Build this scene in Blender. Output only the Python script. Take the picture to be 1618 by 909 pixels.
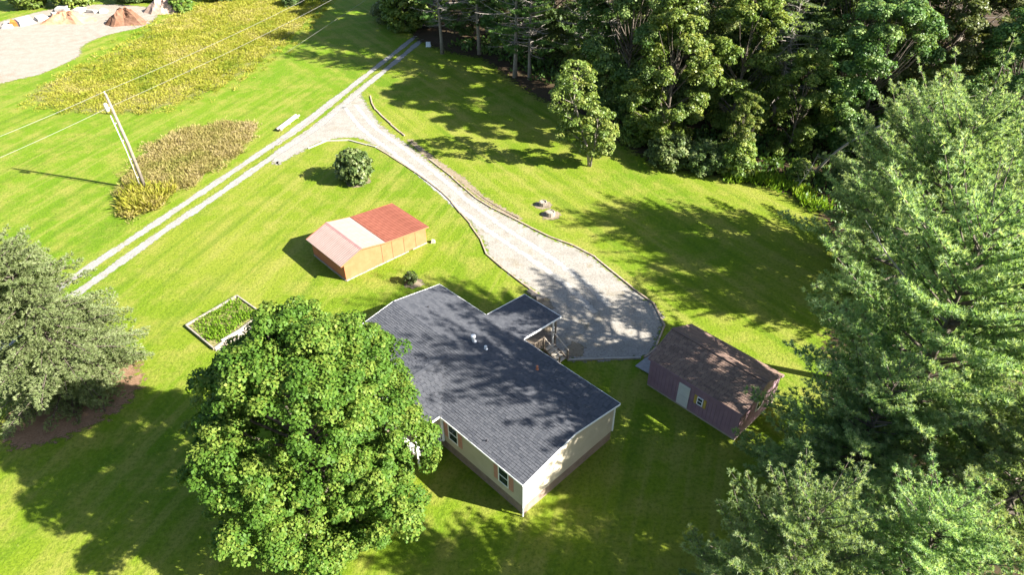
import bpy, bmesh, math, random
import numpy as np
from mathutils import Vector, Matrix
from mathutils.geometry import delaunay_2d_cdt

for o in list(bpy.data.objects):
    bpy.data.objects.remove(o, do_unlink=True)
scene = bpy.context.scene
COL = scene.collection
R = math.radians

# ------------------------------------------------------------------ camera
cam_d = bpy.data.cameras.new('camera')
cam = bpy.data.objects.new('camera', cam_d)
COL.objects.link(cam)
cam.location = (0, 0, 34.826)
cam.rotation_euler = (Matrix.Rotation(R(90 - 37.39), 4, 'X') @ Matrix.Rotation(R(-0.382), 4, 'Z')).to_euler()
cam_d.sensor_width = 36.0
cam_d.lens = 36.0 * 1089.8 / 1618.0
cam_d.clip_start = 0.1
cam_d.clip_end = 2000
scene.camera = cam

# ------------------------------------------------------------------ sky + sun
SUN_EL = R(31.5)
SHX, SHY = -0.954, 0.300                 # direction in which shadows fall
world = bpy.data.worlds.new('World')
scene.world = world
world.use_nodes = True
wn = world.node_tree
wn.nodes.clear()
sky = wn.nodes.new('ShaderNodeTexSky')
sky.sky_type = 'NISHITA'
sky.sun_disc = False
sky.sun_elevation = SUN_EL
sky.sun_rotation = math.atan2(-SHX, -SHY)
bg = wn.nodes.new('ShaderNodeBackground')
bg.inputs['Strength'].default_value = 0.054
wo = wn.nodes.new('ShaderNodeOutputWorld')
wn.links.new(sky.outputs[0], bg.inputs[0])
wn.links.new(bg.outputs[0], wo.inputs[0])

sun_d = bpy.data.lights.new('sun', 'SUN')
sun_d.energy = 5.0
sun_d.angle = R(0.55)
sun_d.color = (1.0, 0.95, 0.86)
sun = bpy.data.objects.new('sun', sun_d)
COL.objects.link(sun)
sun.rotation_euler = Vector((SHX * math.cos(SUN_EL), SHY * math.cos(SUN_EL), -math.sin(SUN_EL))).to_track_quat('-Z', 'Y').to_euler()
sun.location = (60, -20, 60)

scene.view_settings.view_transform = 'Standard'
scene.view_settings.look = 'None'
scene.view_settings.gamma = 1.0
scene.view_settings.exposure = 2.35
scene.view_settings.use_curve_mapping = False
scene.cycles.max_bounces = 4
scene.cycles.diffuse_bounces = 3
scene.cycles.glossy_bounces = 2
scene.cycles.transmission_bounces = 3
scene.cycles.transparent_max_bounces = 8

# ------------------------------------------------------------------ helpers
def tag(o, label=None, cat=None, group=None, kind=None):
    if label: o['label'] = label
    if cat: o['category'] = cat
    if group: o['group'] = group
    if kind: o['kind'] = kind
    return o

def empty(name, loc=(0, 0, 0), rz=0.0, scale=1.0):
    o = bpy.data.objects.new(name, None)
    COL.objects.link(o)
    o.location = loc
    o.rotation_euler = (0, 0, rz)
    o.scale = (scale, scale, scale)
    o.empty_display_size = 0.3
    return o

def link(name, me, parent=None, loc=None):
    o = bpy.data.objects.new(name, me)
    COL.objects.link(o)
    if parent is not None: o.parent = parent
    if loc is not None: o.location = loc
    return o

class MB:
    """collects shapes, build() makes ONE mesh object"""
    def __init__(s): s.v = []; s.f = []; s.m = []
    def add(s, vs, fs, mi=0):
        n = len(s.v); s.v += [tuple(v) for v in vs]
        s.f += [tuple(n + i for i in f) for f in fs]; s.m += [mi] * len(fs)
        return s
    def box(s, x0, x1, y0, y1, z0, z1, mi=0):
        vs = [(x0,y0,z0),(x1,y0,z0),(x1,y1,z0),(x0,y1,z0),(x0,y0,z1),(x1,y0,z1),(x1,y1,z1),(x0,y1,z1)]
        return s.add(vs, [(0,3,2,1),(4,5,6,7),(0,1,5,4),(1,2,6,5),(2,3,7,6),(3,0,4,7)], mi)
    def hexa(s, b, t, mi=0):
        """8 corners: bottom quad b, top quad t (ccw seen from above)"""
        return s.add(list(b) + list(t), [(0,3,2,1),(4,5,6,7),(0,1,5,4),(1,2,6,5),(2,3,7,6),(3,0,4,7)], mi)
    def beam(s, a, b, w, h, mi=0):
        a = Vector(a); b = Vector(b); d = (b - a).normalized()
        up = Vector((0,0,1)) if abs(d.z) < .95 else Vector((1,0,0))
        x = d.cross(up).normalized(); y = x.cross(d).normalized()
        q = [x*(-w/2)+y*(-h/2), x*(w/2)+y*(-h/2), x*(w/2)+y*(h/2), x*(-w/2)+y*(h/2)]
        vs = [a+k for k in q] + [b+k for k in q]
        return s.add(vs, [(0,1,2,3),(7,6,5,4),(0,4,5,1),(1,5,6,2),(2,6,7,3),(3,7,4,0)], mi)
    def tube(s, pts, rads, n=8, mi=0, caps=True):
        base = len(s.v); pts = [Vector(p) for p in pts]
        for i, p in enumerate(pts):
            d = (pts[min(i+1, len(pts)-1)] - pts[max(i-1, 0)]).normalized()
            up = Vector((0,0,1)) if abs(d.z) < .9 else Vector((1,0,0))
            x = d.cross(up).normalized(); y = d.cross(x)
            for k in range(n):
                a = 2*math.pi*k/n
                s.v.append(tuple(p + (x*math.cos(a) + y*math.sin(a))*rads[i]))
        for i in range(len(pts)-1):
            for k in range(n):
                k2 = (k+1) % n
                s.f.append((base+i*n+k, base+i*n+k2, base+(i+1)*n+k2, base+(i+1)*n+k)); s.m.append(mi)
        if caps:
            s.f.append(tuple(base+k for k in range(n))); s.m.append(mi)
            s.f.append(tuple(base+(len(pts)-1)*n+k for k in reversed(range(n)))); s.m.append(mi)
        return s
    def mesh(s, name, mats, smooth=False):
        me = bpy.data.meshes.new(name)
        me.from_pydata(s.v, [], s.f)
        for m in (mats if isinstance(mats, (list, tuple)) else [mats]): me.materials.append(m)
        me.polygons.foreach_set('material_index', s.m)
        if smooth: me.polygons.foreach_set('use_smooth', [True]*len(s.f))
        bm = bmesh.new(); bm.from_mesh(me); bmesh.ops.recalc_face_normals(bm, faces=bm.faces); bm.to_mesh(me); bm.free()
        me.update()
        return me
    def build(s, name, mats, parent=None, smooth=False, loc=None):
        return link(name, s.mesh(name, mats, smooth), parent, loc)

def fast_mesh(name, V, F, mats, smooth=False, midx=None, tone=None):
    """numpy mesh: V (n,3), F (m,k) with constant k"""
    me = bpy.data.meshes.new(name)
    V = np.ascontiguousarray(V, dtype=np.float32); F = np.ascontiguousarray(F, dtype=np.int32)
    k = F.shape[1]
    me.vertices.add(len(V)); me.vertices.foreach_set('co', V.ravel())
    me.loops.add(F.size); me.loops.foreach_set('vertex_index', F.ravel())
    me.polygons.add(len(F)); me.polygons.foreach_set('loop_start', np.arange(0, F.size, k, dtype=np.int32))
    for m in (mats if isinstance(mats, (list, tuple)) else [mats]): me.materials.append(m)
    if midx is not None: me.polygons.foreach_set('material_index', np.ascontiguousarray(midx, dtype=np.int32))
    if smooth: me.polygons.foreach_set('use_smooth', np.ones(len(F), dtype=bool))
    if tone is not None:
        at = me.attributes.new('tone', 'FLOAT', 'POINT'); at.data.foreach_set('value', np.ascontiguousarray(np.repeat(tone, k), dtype=np.float32))
    me.update(calc_edges=True)
    return me

# ------------------------------------------------------------------ materials
def new_mat(name):
    m = bpy.data.materials.new(name); m.use_nodes = True
    nt = m.node_tree; nt.nodes.clear()
    out = nt.nodes.new('ShaderNodeOutputMaterial')
    p = nt.nodes.new('ShaderNodeBsdfPrincipled')
    nt.links.new(p.outputs[0], out.inputs[0])
    return m, nt, p, out

def N(nt, t, **kw):
    n = nt.nodes.new('ShaderNode' + t)
    for k, v in kw.items():
        if k in n.inputs: n.inputs[k].default_value = v
        else: setattr(n, k, v)
    return n

def ramp(nt, fac, stops):
    r = nt.nodes.new('ShaderNodeValToRGB'); e = r.color_ramp.elements
    while len(e) < len(stops): e.new(0.5)
    for i, (p, c) in enumerate(stops):
        e[i].position = p; e[i].color = (*c, 1) if len(c) == 3 else c
    nt.links.new(fac, r.inputs[0])
    return r.outputs[0]

def mixc(nt, fac, a, b, mode='MIX'):
    n = nt.nodes.new('ShaderNodeMix'); n.data_type = 'RGBA'; n.blend_type = mode
    for s, v in ((n.inputs[0], fac), (n.inputs[6], a), (n.inputs[7], b)):
        if isinstance(v, (int, float)): s.default_value = v
        elif isinstance(v, tuple): s.default_value = (*v, 1)
        else: nt.links.new(v, s)
    return n.outputs[2]

def noise(nt, scale, detail=4, rough=.55, vec=None, dist=0.0):
    n = N(nt, 'TexNoise'); n.inputs['Scale'].default_value = scale; n.inputs['Detail'].default_value = detail
    n.inputs['Roughness'].default_value = rough; n.inputs['Distortion'].default_value = dist
    if vec is None:
        tc = nt.nodes.get('TC') or nt.nodes.new('ShaderNodeTexCoord'); tc.name = 'TC'; vec = tc.outputs['Object']
    nt.links.new(vec, n.inputs['Vector'])
    return n.outputs['Fac']

def objvec(nt, rz=0.0, scale=(1, 1, 1)):
    tc = nt.nodes.get('TC') or nt.nodes.new('ShaderNodeTexCoord'); tc.name = 'TC'
    mp = N(nt, 'Mapping'); mp.inputs['Rotation'].default_value = (0, 0, rz); mp.inputs['Scale'].default_value = scale
    # rotate first, then scale: two mappings
    m1 = N(nt, 'Mapping'); m1.inputs['Rotation'].default_value = (0, 0, rz)
    mp.inputs['Rotation'].default_value = (0, 0, 0)
    nt.links.new(tc.outputs['Object'], m1.inputs[0]); nt.links.new(m1.outputs[0], mp.inputs[0])
    return mp.outputs[0]

def bump(nt, p, h, strength=.4, dist=.05):
    b = N(nt, 'Bump'); b.inputs['Strength'].default_value = strength; b.inputs['Distance'].default_value = dist
    nt.links.new(h, b.inputs['Height']); nt.links.new(b.outputs[0], p.inputs['Normal'])

def mat_basic(name, c1, c2, scale=3.0, rough=.7, spec=.3, bscale=None, bstr=.3, island=0.0, metallic=0.0):
    m, nt, p, out = new_mat(name)
    f = noise(nt, scale, 5, .6)
    col = ramp(nt, f, [(.32, c1), (.68, c2)])
    if island:
        g = N(nt, 'NewGeometry')
        mr = N(nt, 'MapRange'); mr.inputs['To Min'].default_value = 1 - island; mr.inputs['To Max'].default_value = 1 + island
        nt.links.new(g.outputs['Random Per Island'], mr.inputs[0])
        vm = N(nt, 'VectorMath', operation='SCALE'); nt.links.new(col, vm.inputs[0]); nt.links.new(mr.outputs[0], vm.inputs['Scale'])
        col = vm.outputs[0]
    nt.links.new(col, p.inputs['Base Color'])
    p.inputs['Roughness'].default_value = rough; p.inputs['Specular IOR Level'].default_value = spec
    p.inputs['Metallic'].default_value = metallic
    if bscale: bump(nt, p, noise(nt, bscale, 4), bstr)
    return m

def mat_leaf(name, ca, cb, cc=None, transl=.35, nscale=.35, rough=.45, spec=.25):
    """leaf colour varies from leaf to leaf and from clump to clump"""
    m, nt, p, out = new_mat(name)
    oi = N(nt, 'ObjectInfo')
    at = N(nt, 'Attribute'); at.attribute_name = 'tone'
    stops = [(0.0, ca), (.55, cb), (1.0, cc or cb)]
    col = ramp(nt, at.outputs['Fac'], stops)
    hs = N(nt, 'HueSaturation')
    mr = N(nt, 'MapRange'); mr.inputs['To Min'].default_value = .8; mr.inputs['To Max'].default_value = 1.2
    nt.links.new(oi.outputs['Random'], mr.inputs[0]); nt.links.new(mr.outputs[0], hs.inputs['Value'])
    mr2 = N(nt, 'MapRange'); mr2.inputs['To Min'].default_value = .485; mr2.inputs['To Max'].default_value = .515
    nt.links.new(oi.outputs['Random'], mr2.inputs[0]); nt.links.new(mr2.outputs[0], hs.inputs['Hue'])
    nt.links.new(col, hs.inputs['Color']); col = hs.outputs[0]
    nt.links.new(col, p.inputs['Base Color'])
    p.inputs['Roughness'].default_value = rough; p.inputs['Specular IOR Level'].default_value = spec
    t = N(nt, 'BsdfTranslucent')
    tcol = mixc(nt, 1.0, col, (1.25, 1.2, .55), 'MULTIPLY')
    nt.links.new(tcol, t.inputs[0])
    mx = N(nt, 'MixShader'); mx.inputs[0].default_value = transl
    nt.links.new(p.outputs[0], mx.inputs[1]); nt.links.new(t.outputs[0], mx.inputs[2])
    nt.links.new(mx.outputs[0], out.inputs[0])
    return m

def soft_edge(m, nt, p, out, nscale=1.6, spread=.9):
    """the sheet thins out into the grass along its rim (attribute 'rim': 0 rim, 1 inside)"""
    at = N(nt, 'Attribute'); at.attribute_name = 'rim'
    f = noise(nt, nscale, 6, .7)
    s = N(nt, 'Math', operation='MULTIPLY_ADD'); s.inputs[1].default_value = spread * 2; s.inputs[2].default_value = -spread
    nt.links.new(f, s.inputs[0])
    ad = N(nt, 'Math', operation='ADD'); nt.links.new(at.outputs['Fac'], ad.inputs[0]); nt.links.new(s.outputs[0], ad.inputs[1])
    mr = N(nt, 'MapRange'); mr.inputs['From Min'].default_value = .38; mr.inputs['From Max'].default_value = .62
    nt.links.new(ad.outputs[0], mr.inputs[0])
    tr = N(nt, 'BsdfTransparent'); mx = N(nt, 'MixShader')
    nt.links.new(mr.outputs[0], mx.inputs[0]); nt.links.new(tr.outputs[0], mx.inputs[1]); nt.links.new(p.outputs[0], mx.inputs[2])
    nt.links.new(mx.outputs[0], out.inputs[0])

# --- lawn
def make_lawn(name='lawn', soft=False):
    m, nt, p, out = new_mat(name)
    big = noise(nt, .05, 2, .6)
    mid = noise(nt, .38, 3, .65)
    streak = noise(nt, 1.0, 2, .6, vec=objvec(nt, R(-71), (.04, .8, 1)))
    streak2 = noise(nt, 1.0, 2, .6, vec=objvec(nt, R(56.5), (.04, .8, 1)))
    fine = noise(nt, 4.2, 4, .8)
    c = ramp(nt, big, [(.34, (.085, .150, .006)), (.5, (.118, .170, .008)), (.66, (.165, .190, .020))])
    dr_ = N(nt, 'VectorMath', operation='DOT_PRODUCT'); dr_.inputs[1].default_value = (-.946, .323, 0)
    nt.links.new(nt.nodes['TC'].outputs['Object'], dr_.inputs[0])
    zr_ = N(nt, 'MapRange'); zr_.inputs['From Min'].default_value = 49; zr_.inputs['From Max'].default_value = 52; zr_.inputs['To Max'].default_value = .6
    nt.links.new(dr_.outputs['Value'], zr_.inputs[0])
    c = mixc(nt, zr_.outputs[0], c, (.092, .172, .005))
    c = mixc(nt, ramp(nt, mid, [(.44, (0, 0, 0)), (.66, (.85, .85, .85))]), c, (.195, .195, .035))
    dt = N(nt, 'VectorMath', operation='DOT_PRODUCT'); dt.inputs[1].default_value = (.83, .55, 0)
    nt.links.new(nt.nodes['TC'].outputs['Object'], dt.inputs[0])
    zn = N(nt, 'MapRange'); zn.inputs['From Min'].default_value = 27; zn.inputs['From Max'].default_value = 34
    nt.links.new(dt.outputs['Value'], zn.inputs[0])
    sel = N(nt, 'Mix'); nt.links.new(zn.outputs[0], sel.inputs[0]); nt.links.new(streak, sel.inputs[2]); nt.links.new(streak2, sel.inputs[3])
    st = sel.outputs[0]
    c = mixc(nt, ramp(nt, st, [(.52, (0, 0, 0)), (.66, (.5, .5, .5))]), c, (.21, .205, .045))
    c = mixc(nt, ramp(nt, st, [(.33, (.5, .5, .5)), (.47, (0, 0, 0))]), c, (.062, .118, .005))
    c = mixc(nt, ramp(nt, fine, [(.30, (.8, .8, .8)), (.52, (0, 0, 0))]), c, (.045, .080, .006))
    c = mixc(nt, ramp(nt, fine, [(.56, (0, 0, 0)), (.75, (.5, .5, .5))]), c, (.22, .24, .06))
    nt.links.new(c, p.inputs['Base Color'])
    p.inputs['Roughness'].default_value = .85; p.inputs['Specular IOR Level'].default_value = .1
    bump(nt, p, fine, .6, .2)
    if soft: soft_edge(m, nt, p, out, 1.5, 1.0)
    return m
M_lawn = make_lawn()
M_lawn_soft = make_lawn('thin_grass', True)

def make_gravel(name, stops, patch, pscale, soft=True, edge=.9):
    m, nt, p, out = new_mat(name)
    v = N(nt, 'TexVoronoi'); v.inputs['Scale'].default_value = 13.0
    tc = nt.nodes.new('ShaderNodeTexCoord'); tc.name = 'TC'; nt.links.new(tc.outputs['Object'], v.inputs['Vector'])
    f = noise(nt, .8, 6, .7)
    c = ramp(nt, f, stops)
    sp = noise(nt, 6.5, 4, .85)
    c = mixc(nt, ramp(nt, sp, [(.32, (.8, .8, .8)), (.5, (0, 0, 0))]), c, tuple(x * .40 for x in stops[0][1]))
    c = mixc(nt, ramp(nt, sp, [(.55, (0, 0, 0)), (.8, (.7, .7, .7))]), c, tuple(min(.75, x * 1.35) for x in stops[-1][1]))
    pt = noise(nt, pscale, 5, .65)
    c = mixc(nt, ramp(nt, pt, [(.56, (0, 0, 0)), (.72, (.75, .75, .75))]), c, patch)
    nt.links.new(c, p.inputs['Base Color'])
    p.inputs['Roughness'].default_value = .9; p.inputs['Specular IOR Level'].default_value = .15
    bump(nt, p, v.outputs['Distance'], .4, .025)
    if soft: soft_edge(m, nt, p, out, 2.2, edge)
    return m
M_drive = make_gravel('drive_gravel', [(.3, (.19, .172, .145)), (.7, (.275, .258, .23))], (.15, .12, .065), .5)
M_track = make_gravel('track_gravel', [(.3, (.206, .195, .178)), (.7, (.261, .253, .236))], (.165, .158, .075), 1.0, edge=.8)
M_rut = make_gravel('rut_gravel', [(.3, (.25, .235, .21)), (.7, (.31, .30, .28))], (.25, .22, .18), .8, edge=1.0)
M_lot = make_gravel('lot_gravel', [(.3, (.205, .172, .135)), (.7, (.275, .248, .215))], (.20, .125, .08), .11)
M_soil = make_gravel('bare_soil', [(.3, (.144, .083, .047)), (.7, (.216, .137, .086))], (.108, .072, .036), 1.2, edge=1.1)
M_tan = make_gravel('tan_soil', [(.3, (.17, .135, .09)), (.7, (.23, .185, .13))], (.15, .15, .04), 1.2, edge=1.2)
M_litter = make_gravel('leaf_litter', [(.3, (.032, .023, .013)), (.7, (.072, .047, .025))], (.036, .050, .014), .6, edge=1.1)

M_bark = mat_basic('bark', (.072, .058, .043), (.144, .122, .101), 6, .9, .1, 12, .6)
M_bark_pale = mat_basic('pale_bark', (.158, .137, .108), (.259, .230, .194), 5, .9, .1, 12, .6)
M_deadwood = mat_basic('dead_wood', (.173, .151, .130), (.288, .266, .238), 4, .9, .1)
M_maple = mat_leaf('maple_leaf', (.03, .07, .008), (.066, .122, .014), (.15, .185, .03), .3, .42, .55, .15)
M_pine = mat_leaf('white_pine_needle', (.085, .165, .06), (.20, .31, .13), (.36, .44, .25), .5, .5, .5, .3)
M_fpine = mat_leaf('forest_pine_needle', (.037, .075, .018), (.075, .144, .031), (.163, .237, .062), .22, .45)
M_hem = mat_leaf('hemlock_needle', (.10, .16, .05), (.19, .26, .10), (.32, .38, .19), .45, .5)
M_broad = mat_leaf('forest_leaf', (.037, .075, .015), (.081, .144, .031), (.200, .250, .081), .3, .3)
M_broad2 = mat_leaf('bright_forest_leaf', (.056, .106, .015), (.119, .188, .031), (.250, .288, .062), .32, .35)
M_broad3 = mat_leaf('olive_forest_leaf', (.050, .081, .018), (.106, .150, .037), (.250, .263, .094), .3, .3)
M_young = mat_leaf('young_tree_leaf', (.07, .12, .02), (.14, .20, .04), (.27, .29, .08), .35, .5)
M_bush = mat_leaf('bush_leaf', (.035, .065, .018), (.08, .125, .03), (.22, .26, .10), .25, .9)
M_weed = mat_leaf('meadow_weed', (.10, .15, .012), (.24, .22, .03), (.31, .24, .12), .42, .12, .7, .1)
M_weedb = mat_leaf('brown_weed', (.12, .14, .02), (.235, .185, .075), (.30, .23, .14), .42, .16, .7, .1)
M_grassy = mat_leaf('tall_grass', (.064, .128, .008), (.128, .216, .016), (.224, .264, .040), .35, .5, .6, .1)

# ------------------------------------------------------------------ ground sheets
def plane_mesh(name, x0, x1, y0, y1, z, m):
    return link(name, MB().add([(x0,y0,z),(x1,y0,z),(x1,y1,z),(x0,y1,z)], [(0,1,2,3)]).mesh(name, m))
tag(plane_mesh('ground', -420, 420, -200, 640, 0.0, M_lawn), kind='structure', label='mown yellow green lawn covering the whole lot')

def spline(pts, step, closed=False):
    P = [Vector((*p, 0)) for p in pts]; n = len(P); out = []
    for i in range(n if closed else n - 1):
        if closed: a, b, c, d = P[(i-1) % n], P[i], P[(i+1) % n], P[(i+2) % n]
        else: a, b, c, d = P[max(i-1, 0)], P[i], P[i+1], P[min(i+2, n-1)]
        k = max(1, int((c-b).length / step))
        for j in range(k):
            t = j / k
            out.append(.5*((2*b) + (c-a)*t + (2*a-5*b+4*c-d)*t*t + (3*b-a-3*c+d)*t**3))
    if not closed: out.append(P[-1])
    return out

def rim_attr(me, vals):
    at = me.attributes.new('rim', 'FLOAT', 'POINT'); at.data.foreach_set('value', vals)

def sheet(name, pts, m, z, rim=.5, step=.6, smooth=True):
    S = spline(pts, step, True) if smooth else [Vector((*p, 0)) for p in pts]
    n = len(S)
    area = sum(S[i].x*S[(i+1) % n].y - S[(i+1) % n].x*S[i].y for i in range(n))
    if area < 0: S.reverse()
    inn, outr = [], []
    for i in range(n):
        d = (S[(i+1) % n] - S[i-1]).normalized(); nrm = Vector((d.y, -d.x, 0))
        outr.append(S[i] + nrm*rim); inn.append(S[i] - nrm*rim)
    V2, E2, F2, _, _, _ = delaunay_2d_cdt([Vector((p.x, p.y)) for p in inn], [], [list(range(n))], 1, 1e-5)
    V = [(p.x, p.y, z) for p in outr] + [(p.x, p.y, z) for p in inn]
    b0 = len(V); V += [(p.x, p.y, z) for p in V2]
    F = [(i, (i+1) % n, n+(i+1) % n, n+i) for i in range(n)] + [tuple(b0+k for k in f) for f in F2]
    me = bpy.data.meshes.new(name); me.from_pydata(V, [], F)
    rim_attr(me, [0.0]*n + [1.0]*(n+len(V2))); me.materials.append(m)
    return tag(link(name, me), kind='structure')

def strip(name, pts, width, m, z, rim=.22, step=.8):
    S = spline(pts, step); V = []; F = []; A = []
    for i, p in enumerate(S):
        d = (S[min(i+1, len(S)-1)] - S[max(i-1, 0)]).normalized(); nr = Vector((d.y, -d.x, 0))
        w = width/2 * (1 + .12*math.sin(i*.7) + .08*math.sin(i*1.9))
        rm = min(rim, w*.75)
        for off, a in ((-w-rim, 0), (-w+rm, 1), (w-rm, 1), (w+rim, 0)):
            q = p + nr*off; V.append((q.x, q.y, z)); A.append(float(a))
    for i in range(len(S)-1):
        for k in range(3): F.append((i*4+k, i*4+k+1, i*4+k+5, i*4+k+4))
    me = bpy.data.meshes.new(name); me.from_pydata(V, [], F); rim_attr(me, A); me.materials.append(m)
    return tag(link(name, me), kind='structure')

strip('road_wheel_track', [(-6,145),(-11.7,124.6),(-15.4,110.8),(-18.3,101),(-20.7,93),(-23.3,84.8),(-25.2,78.8),(-26.9,73.9),(-31.2,62.8),(-34.6,54.2),(-36.5,49.4),(-38.6,44),(-42,35),(-52,10)], .85, M_track, .012)
strip('road_wheel_track', [(-4.2,145),(-9.9,124.5),(-13.7,110.8),(-16.6,100.7),(-19.2,91.9),(-21.5,83.8),(-23.5,76.8),(-26.1,70.8),(-29.7,61.5),(-32.7,54.2),(-35.1,47.5),(-37.1,42.2),(-40.5,33),(-50.5,8)], .9, M_track, .012)
sheet('gravel_driveway', [(-20.9,92.2),(-19.2,91.4),(-19.8,87.9),(-18.8,85.2),(-16.4,79.4),(-14.2,75.8),(-11.3,71.7),(-9.1,68.6),(-6.0,63.8),(-3.2,59.6),(.5,55.8),(3.3,53.0),(6.4,50.6),(8.7,47.1),(11.5,42.7),(11.7,41.2),(10.6,38.4),(9.3,37.0),(4.2,36.9),(2.0,38.5),(0.6,41.8),(2.3,44.2),(-.3,47.7),(-2.0,50.4),(-2.8,53.4),(-6.7,61.2),(-10.6,66.4),(-14.8,71.6),(-17.4,74.3),(-19.7,74.6),(-22,73.4),(-24.1,70.2),(-25.8,67.9),(-26.9,73.0),(-25.2,79.2)], M_drive, .008, .6)
for off in (-.75, .75):
    c0 = [(-20.5,84),(-17.2,77.5),(-13.2,71.8),(-8.6,65.2),(-4.9,59.4),(-1.6,54.8),(2.2,50.2),(5.2,46.2),(7.2,42.6)]
    strip('wheel_rut', [(x+off*.83, y+off*.55) for x, y in c0], .5, M_rut, .012, .3, .6)
strip('grass_strip', [(-17.4,101),(-20.0,92.4),(-22.3,84.4),(-24.2,78.0),(-26.3,72.6),(-28.5,67.0)], .55, M_lawn_soft, .028, .25, .5)
sheet('gravel_lot', [(-95,60),(-78,80),(-70,92.4),(-66.6,95.7),(-65.4,99.5),(-64.7,103.6),(-66.5,108.2),(-65.6,112.5),(-63.7,115.1),(-61.2,117.7),(-61.0,122.7),(-63.9,128.5),(-73,131.3),(-80.9,129.1),(-85.7,123.2),(-90,115),(-105,95)], M_lot, .008, .8, 1.5)
sheet('bare_soil', [(-32,29),(-27.5,31.2),(-26.2,34.5),(-28.5,37.5),(-32,37),(-34,33)], M_soil, .016, .9)
sheet('bare_soil', [(1.2,43.6),(2.8,44.2),(3.2,42.4),(2.8,39.8),(1.2,41)], M_tan, .016, .4)
sheet('bare_soil', [(3.9,38.0),(4.6,38.8),(5.4,38.2),(5.2,37.2),(4.1,37.1)], M_tan, .020, .3)
sheet('bare_soil', [(-9.1,68.9),(-5.7,64.3),(-2.8,59.8),(.7,56.0),(1.1,56.3),(-2.4,60.3),(-5.2,64.9),(-8.6,69.4),(-11.5,74.0),(-12.0,73.8)], M_tan, .020, .35)
sheet('bare_soil', [(-15.6,62.8),(-14.9,63.6),(-14.9,64.8),(-15.7,65.4),(-17,64.8),(-16.9,63)], M_tan, .012, .4)
sheet('bare_soil', [(-8.9,45.8),(-8.0,45.4),(-7.4,46.1),(-8.2,47.1),(-9.0,46.8)], M_tan, .012, .35)
sheet('forest_floor', [(-16,116),(-9,104),(-4.4,101.5),(0.7,91.5),(4.4,85.1),(9.4,80),(13,72),(17,66.5),(23,64.5),(28.5,60),(29.5,54),(27.5,45),(23.5,38),(21.5,31),(18,25),(14,19),(11,10),(40,-10),(110,-10),(140,60),(110,150),(30,170),(-8,150)], M_litter, .024, 1.6, 2.0)

# ------------------------------------------------------------------ foliage generators (numpy)
def unit(a): return a / np.maximum(np.linalg.norm(a, axis=1, keepdims=True), 1e-9)

def kites(rs, P, Nn, L, W, fold=.12):
    n = len(P)
    D = unit(np.cross(Nn, rs.randn(n, 3))); S = unit(np.cross(Nn, D))
    L = L[:, None]; W = W[:, None]
    V = np.empty((n, 4, 3))
    V[:, 0] = P - D*L*.5
    V[:, 1] = P + D*L*.02 + S*W*.5 + Nn*L*fold
    V[:, 2] = P + D*L*.5 - Nn*L*fold*.5
    V[:, 3] = P + D*L*.02 - S*W*.5 + Nn*L*fold
    return V.reshape(-1, 3), np.arange(n*4).reshape(-1, 4)

def clump_leaves(rs, C, Rr, axis_pt, per, lsize, flat=.62):
    """leaves over the outer/upper shell of many clumps"""
    n = len(C); idx = np.repeat(np.arange(n), per)
    o = C - axis_pt; o[:, 2] *= .4; o = unit(o)
    u = unit(rs.randn(len(idx), 3) + .55*o[idx] + np.array([0, 0, .55]))
    sc = np.stack([Rr, Rr, Rr*flat], 1)[idx]
    P = C[idx] + u*sc*(.55 + .5*rs.rand(len(idx), 1)**.7)
    Nn = unit(u*.75 + np.array([0, 0, .5]) + rs.randn(len(idx), 3)*.42)
    L = lsize*(.7 + .6*rs.rand(len(idx))); W = L*(.62 + .25*rs.rand(len(idx)))
    ct = rs.rand(n); tone = np.clip(.55*ct[idx] + .45*rs.rand(len(idx)) + .10*u[:, 2], 0, 1)
    V, F = kites(rs, P, Nn, L, W)
    return V, F, tone

def crown_clumps(rs, n, zb, zt, Rmax, peak, pw, rmin, rmax, inner=.45, lobes=5, rough=1.0):
    C = []; Rr = []; ph = rs.rand(8)*6.28
    tries = 0
    while len(C) < n and tries < n*40:
        tries += 1
        t = rs.rand(); th = rs.rand()*2*math.pi
        x = (t-peak)/((1-peak) if t > peak else peak*1.15)
        prof = max(0.0, 1-abs(x)**pw)**.62
        lob = 1 + rough*(.08*math.sin(lobes*th+ph[0]+t*5) + .07*math.sin(3*th+ph[1]-t*9) + .06*math.sin(9*th+ph[2]+t*13))
        rr = Rmax*prof*lob
        if rr < .25*Rmax and rs.rand() < .5: continue
        f = inner + (1-inner)*rs.rand()**.45
        p = np.array([math.cos(th)*rr*f, math.sin(th)*rr*f, zb + (zt-zb)*t])
        r = rmin + (rmax-rmin)*rs.rand()
        if C:
            d = np.linalg.norm(np.array(C[-400:]) - p, axis=1)
            if d.min() < r*.78: continue
        C.append(p); Rr.append(r)
    return np.array(C), np.array(Rr)

def bough_clumps(rs, nb, zb, zt, Rmax, peak, pw, lr0, lr1, nsub, r0, r1, rough=1.0):
    """big boughs on the dome, each carrying leaf clumps on its outer and upper side"""
    B, BR = crown_clumps(rs, nb, zb, zt, Rmax, peak, pw, lr0, lr1, .62, 5, rough)
    C = []; Rr = []
    ax = np.array([0, 0, zb+(zt-zb)*.3])
    for b, br in zip(B, BR):
        o = b-ax; o = o/max(np.linalg.norm(o), 1e-6)
        for q in range(nsub):
            u = rs.randn(3)+.75*o+np.array([0, 0, .35]); u /= np.linalg.norm(u)
            C.append(b+u*br*np.array([1, 1, .75])*(.55+.45*rs.rand())); Rr.append(r0+(r1-r0)*rs.rand())
    C = np.array(C); C[:, 2] = np.maximum(C[:, 2], .5)
    return C, np.array(Rr)

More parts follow.
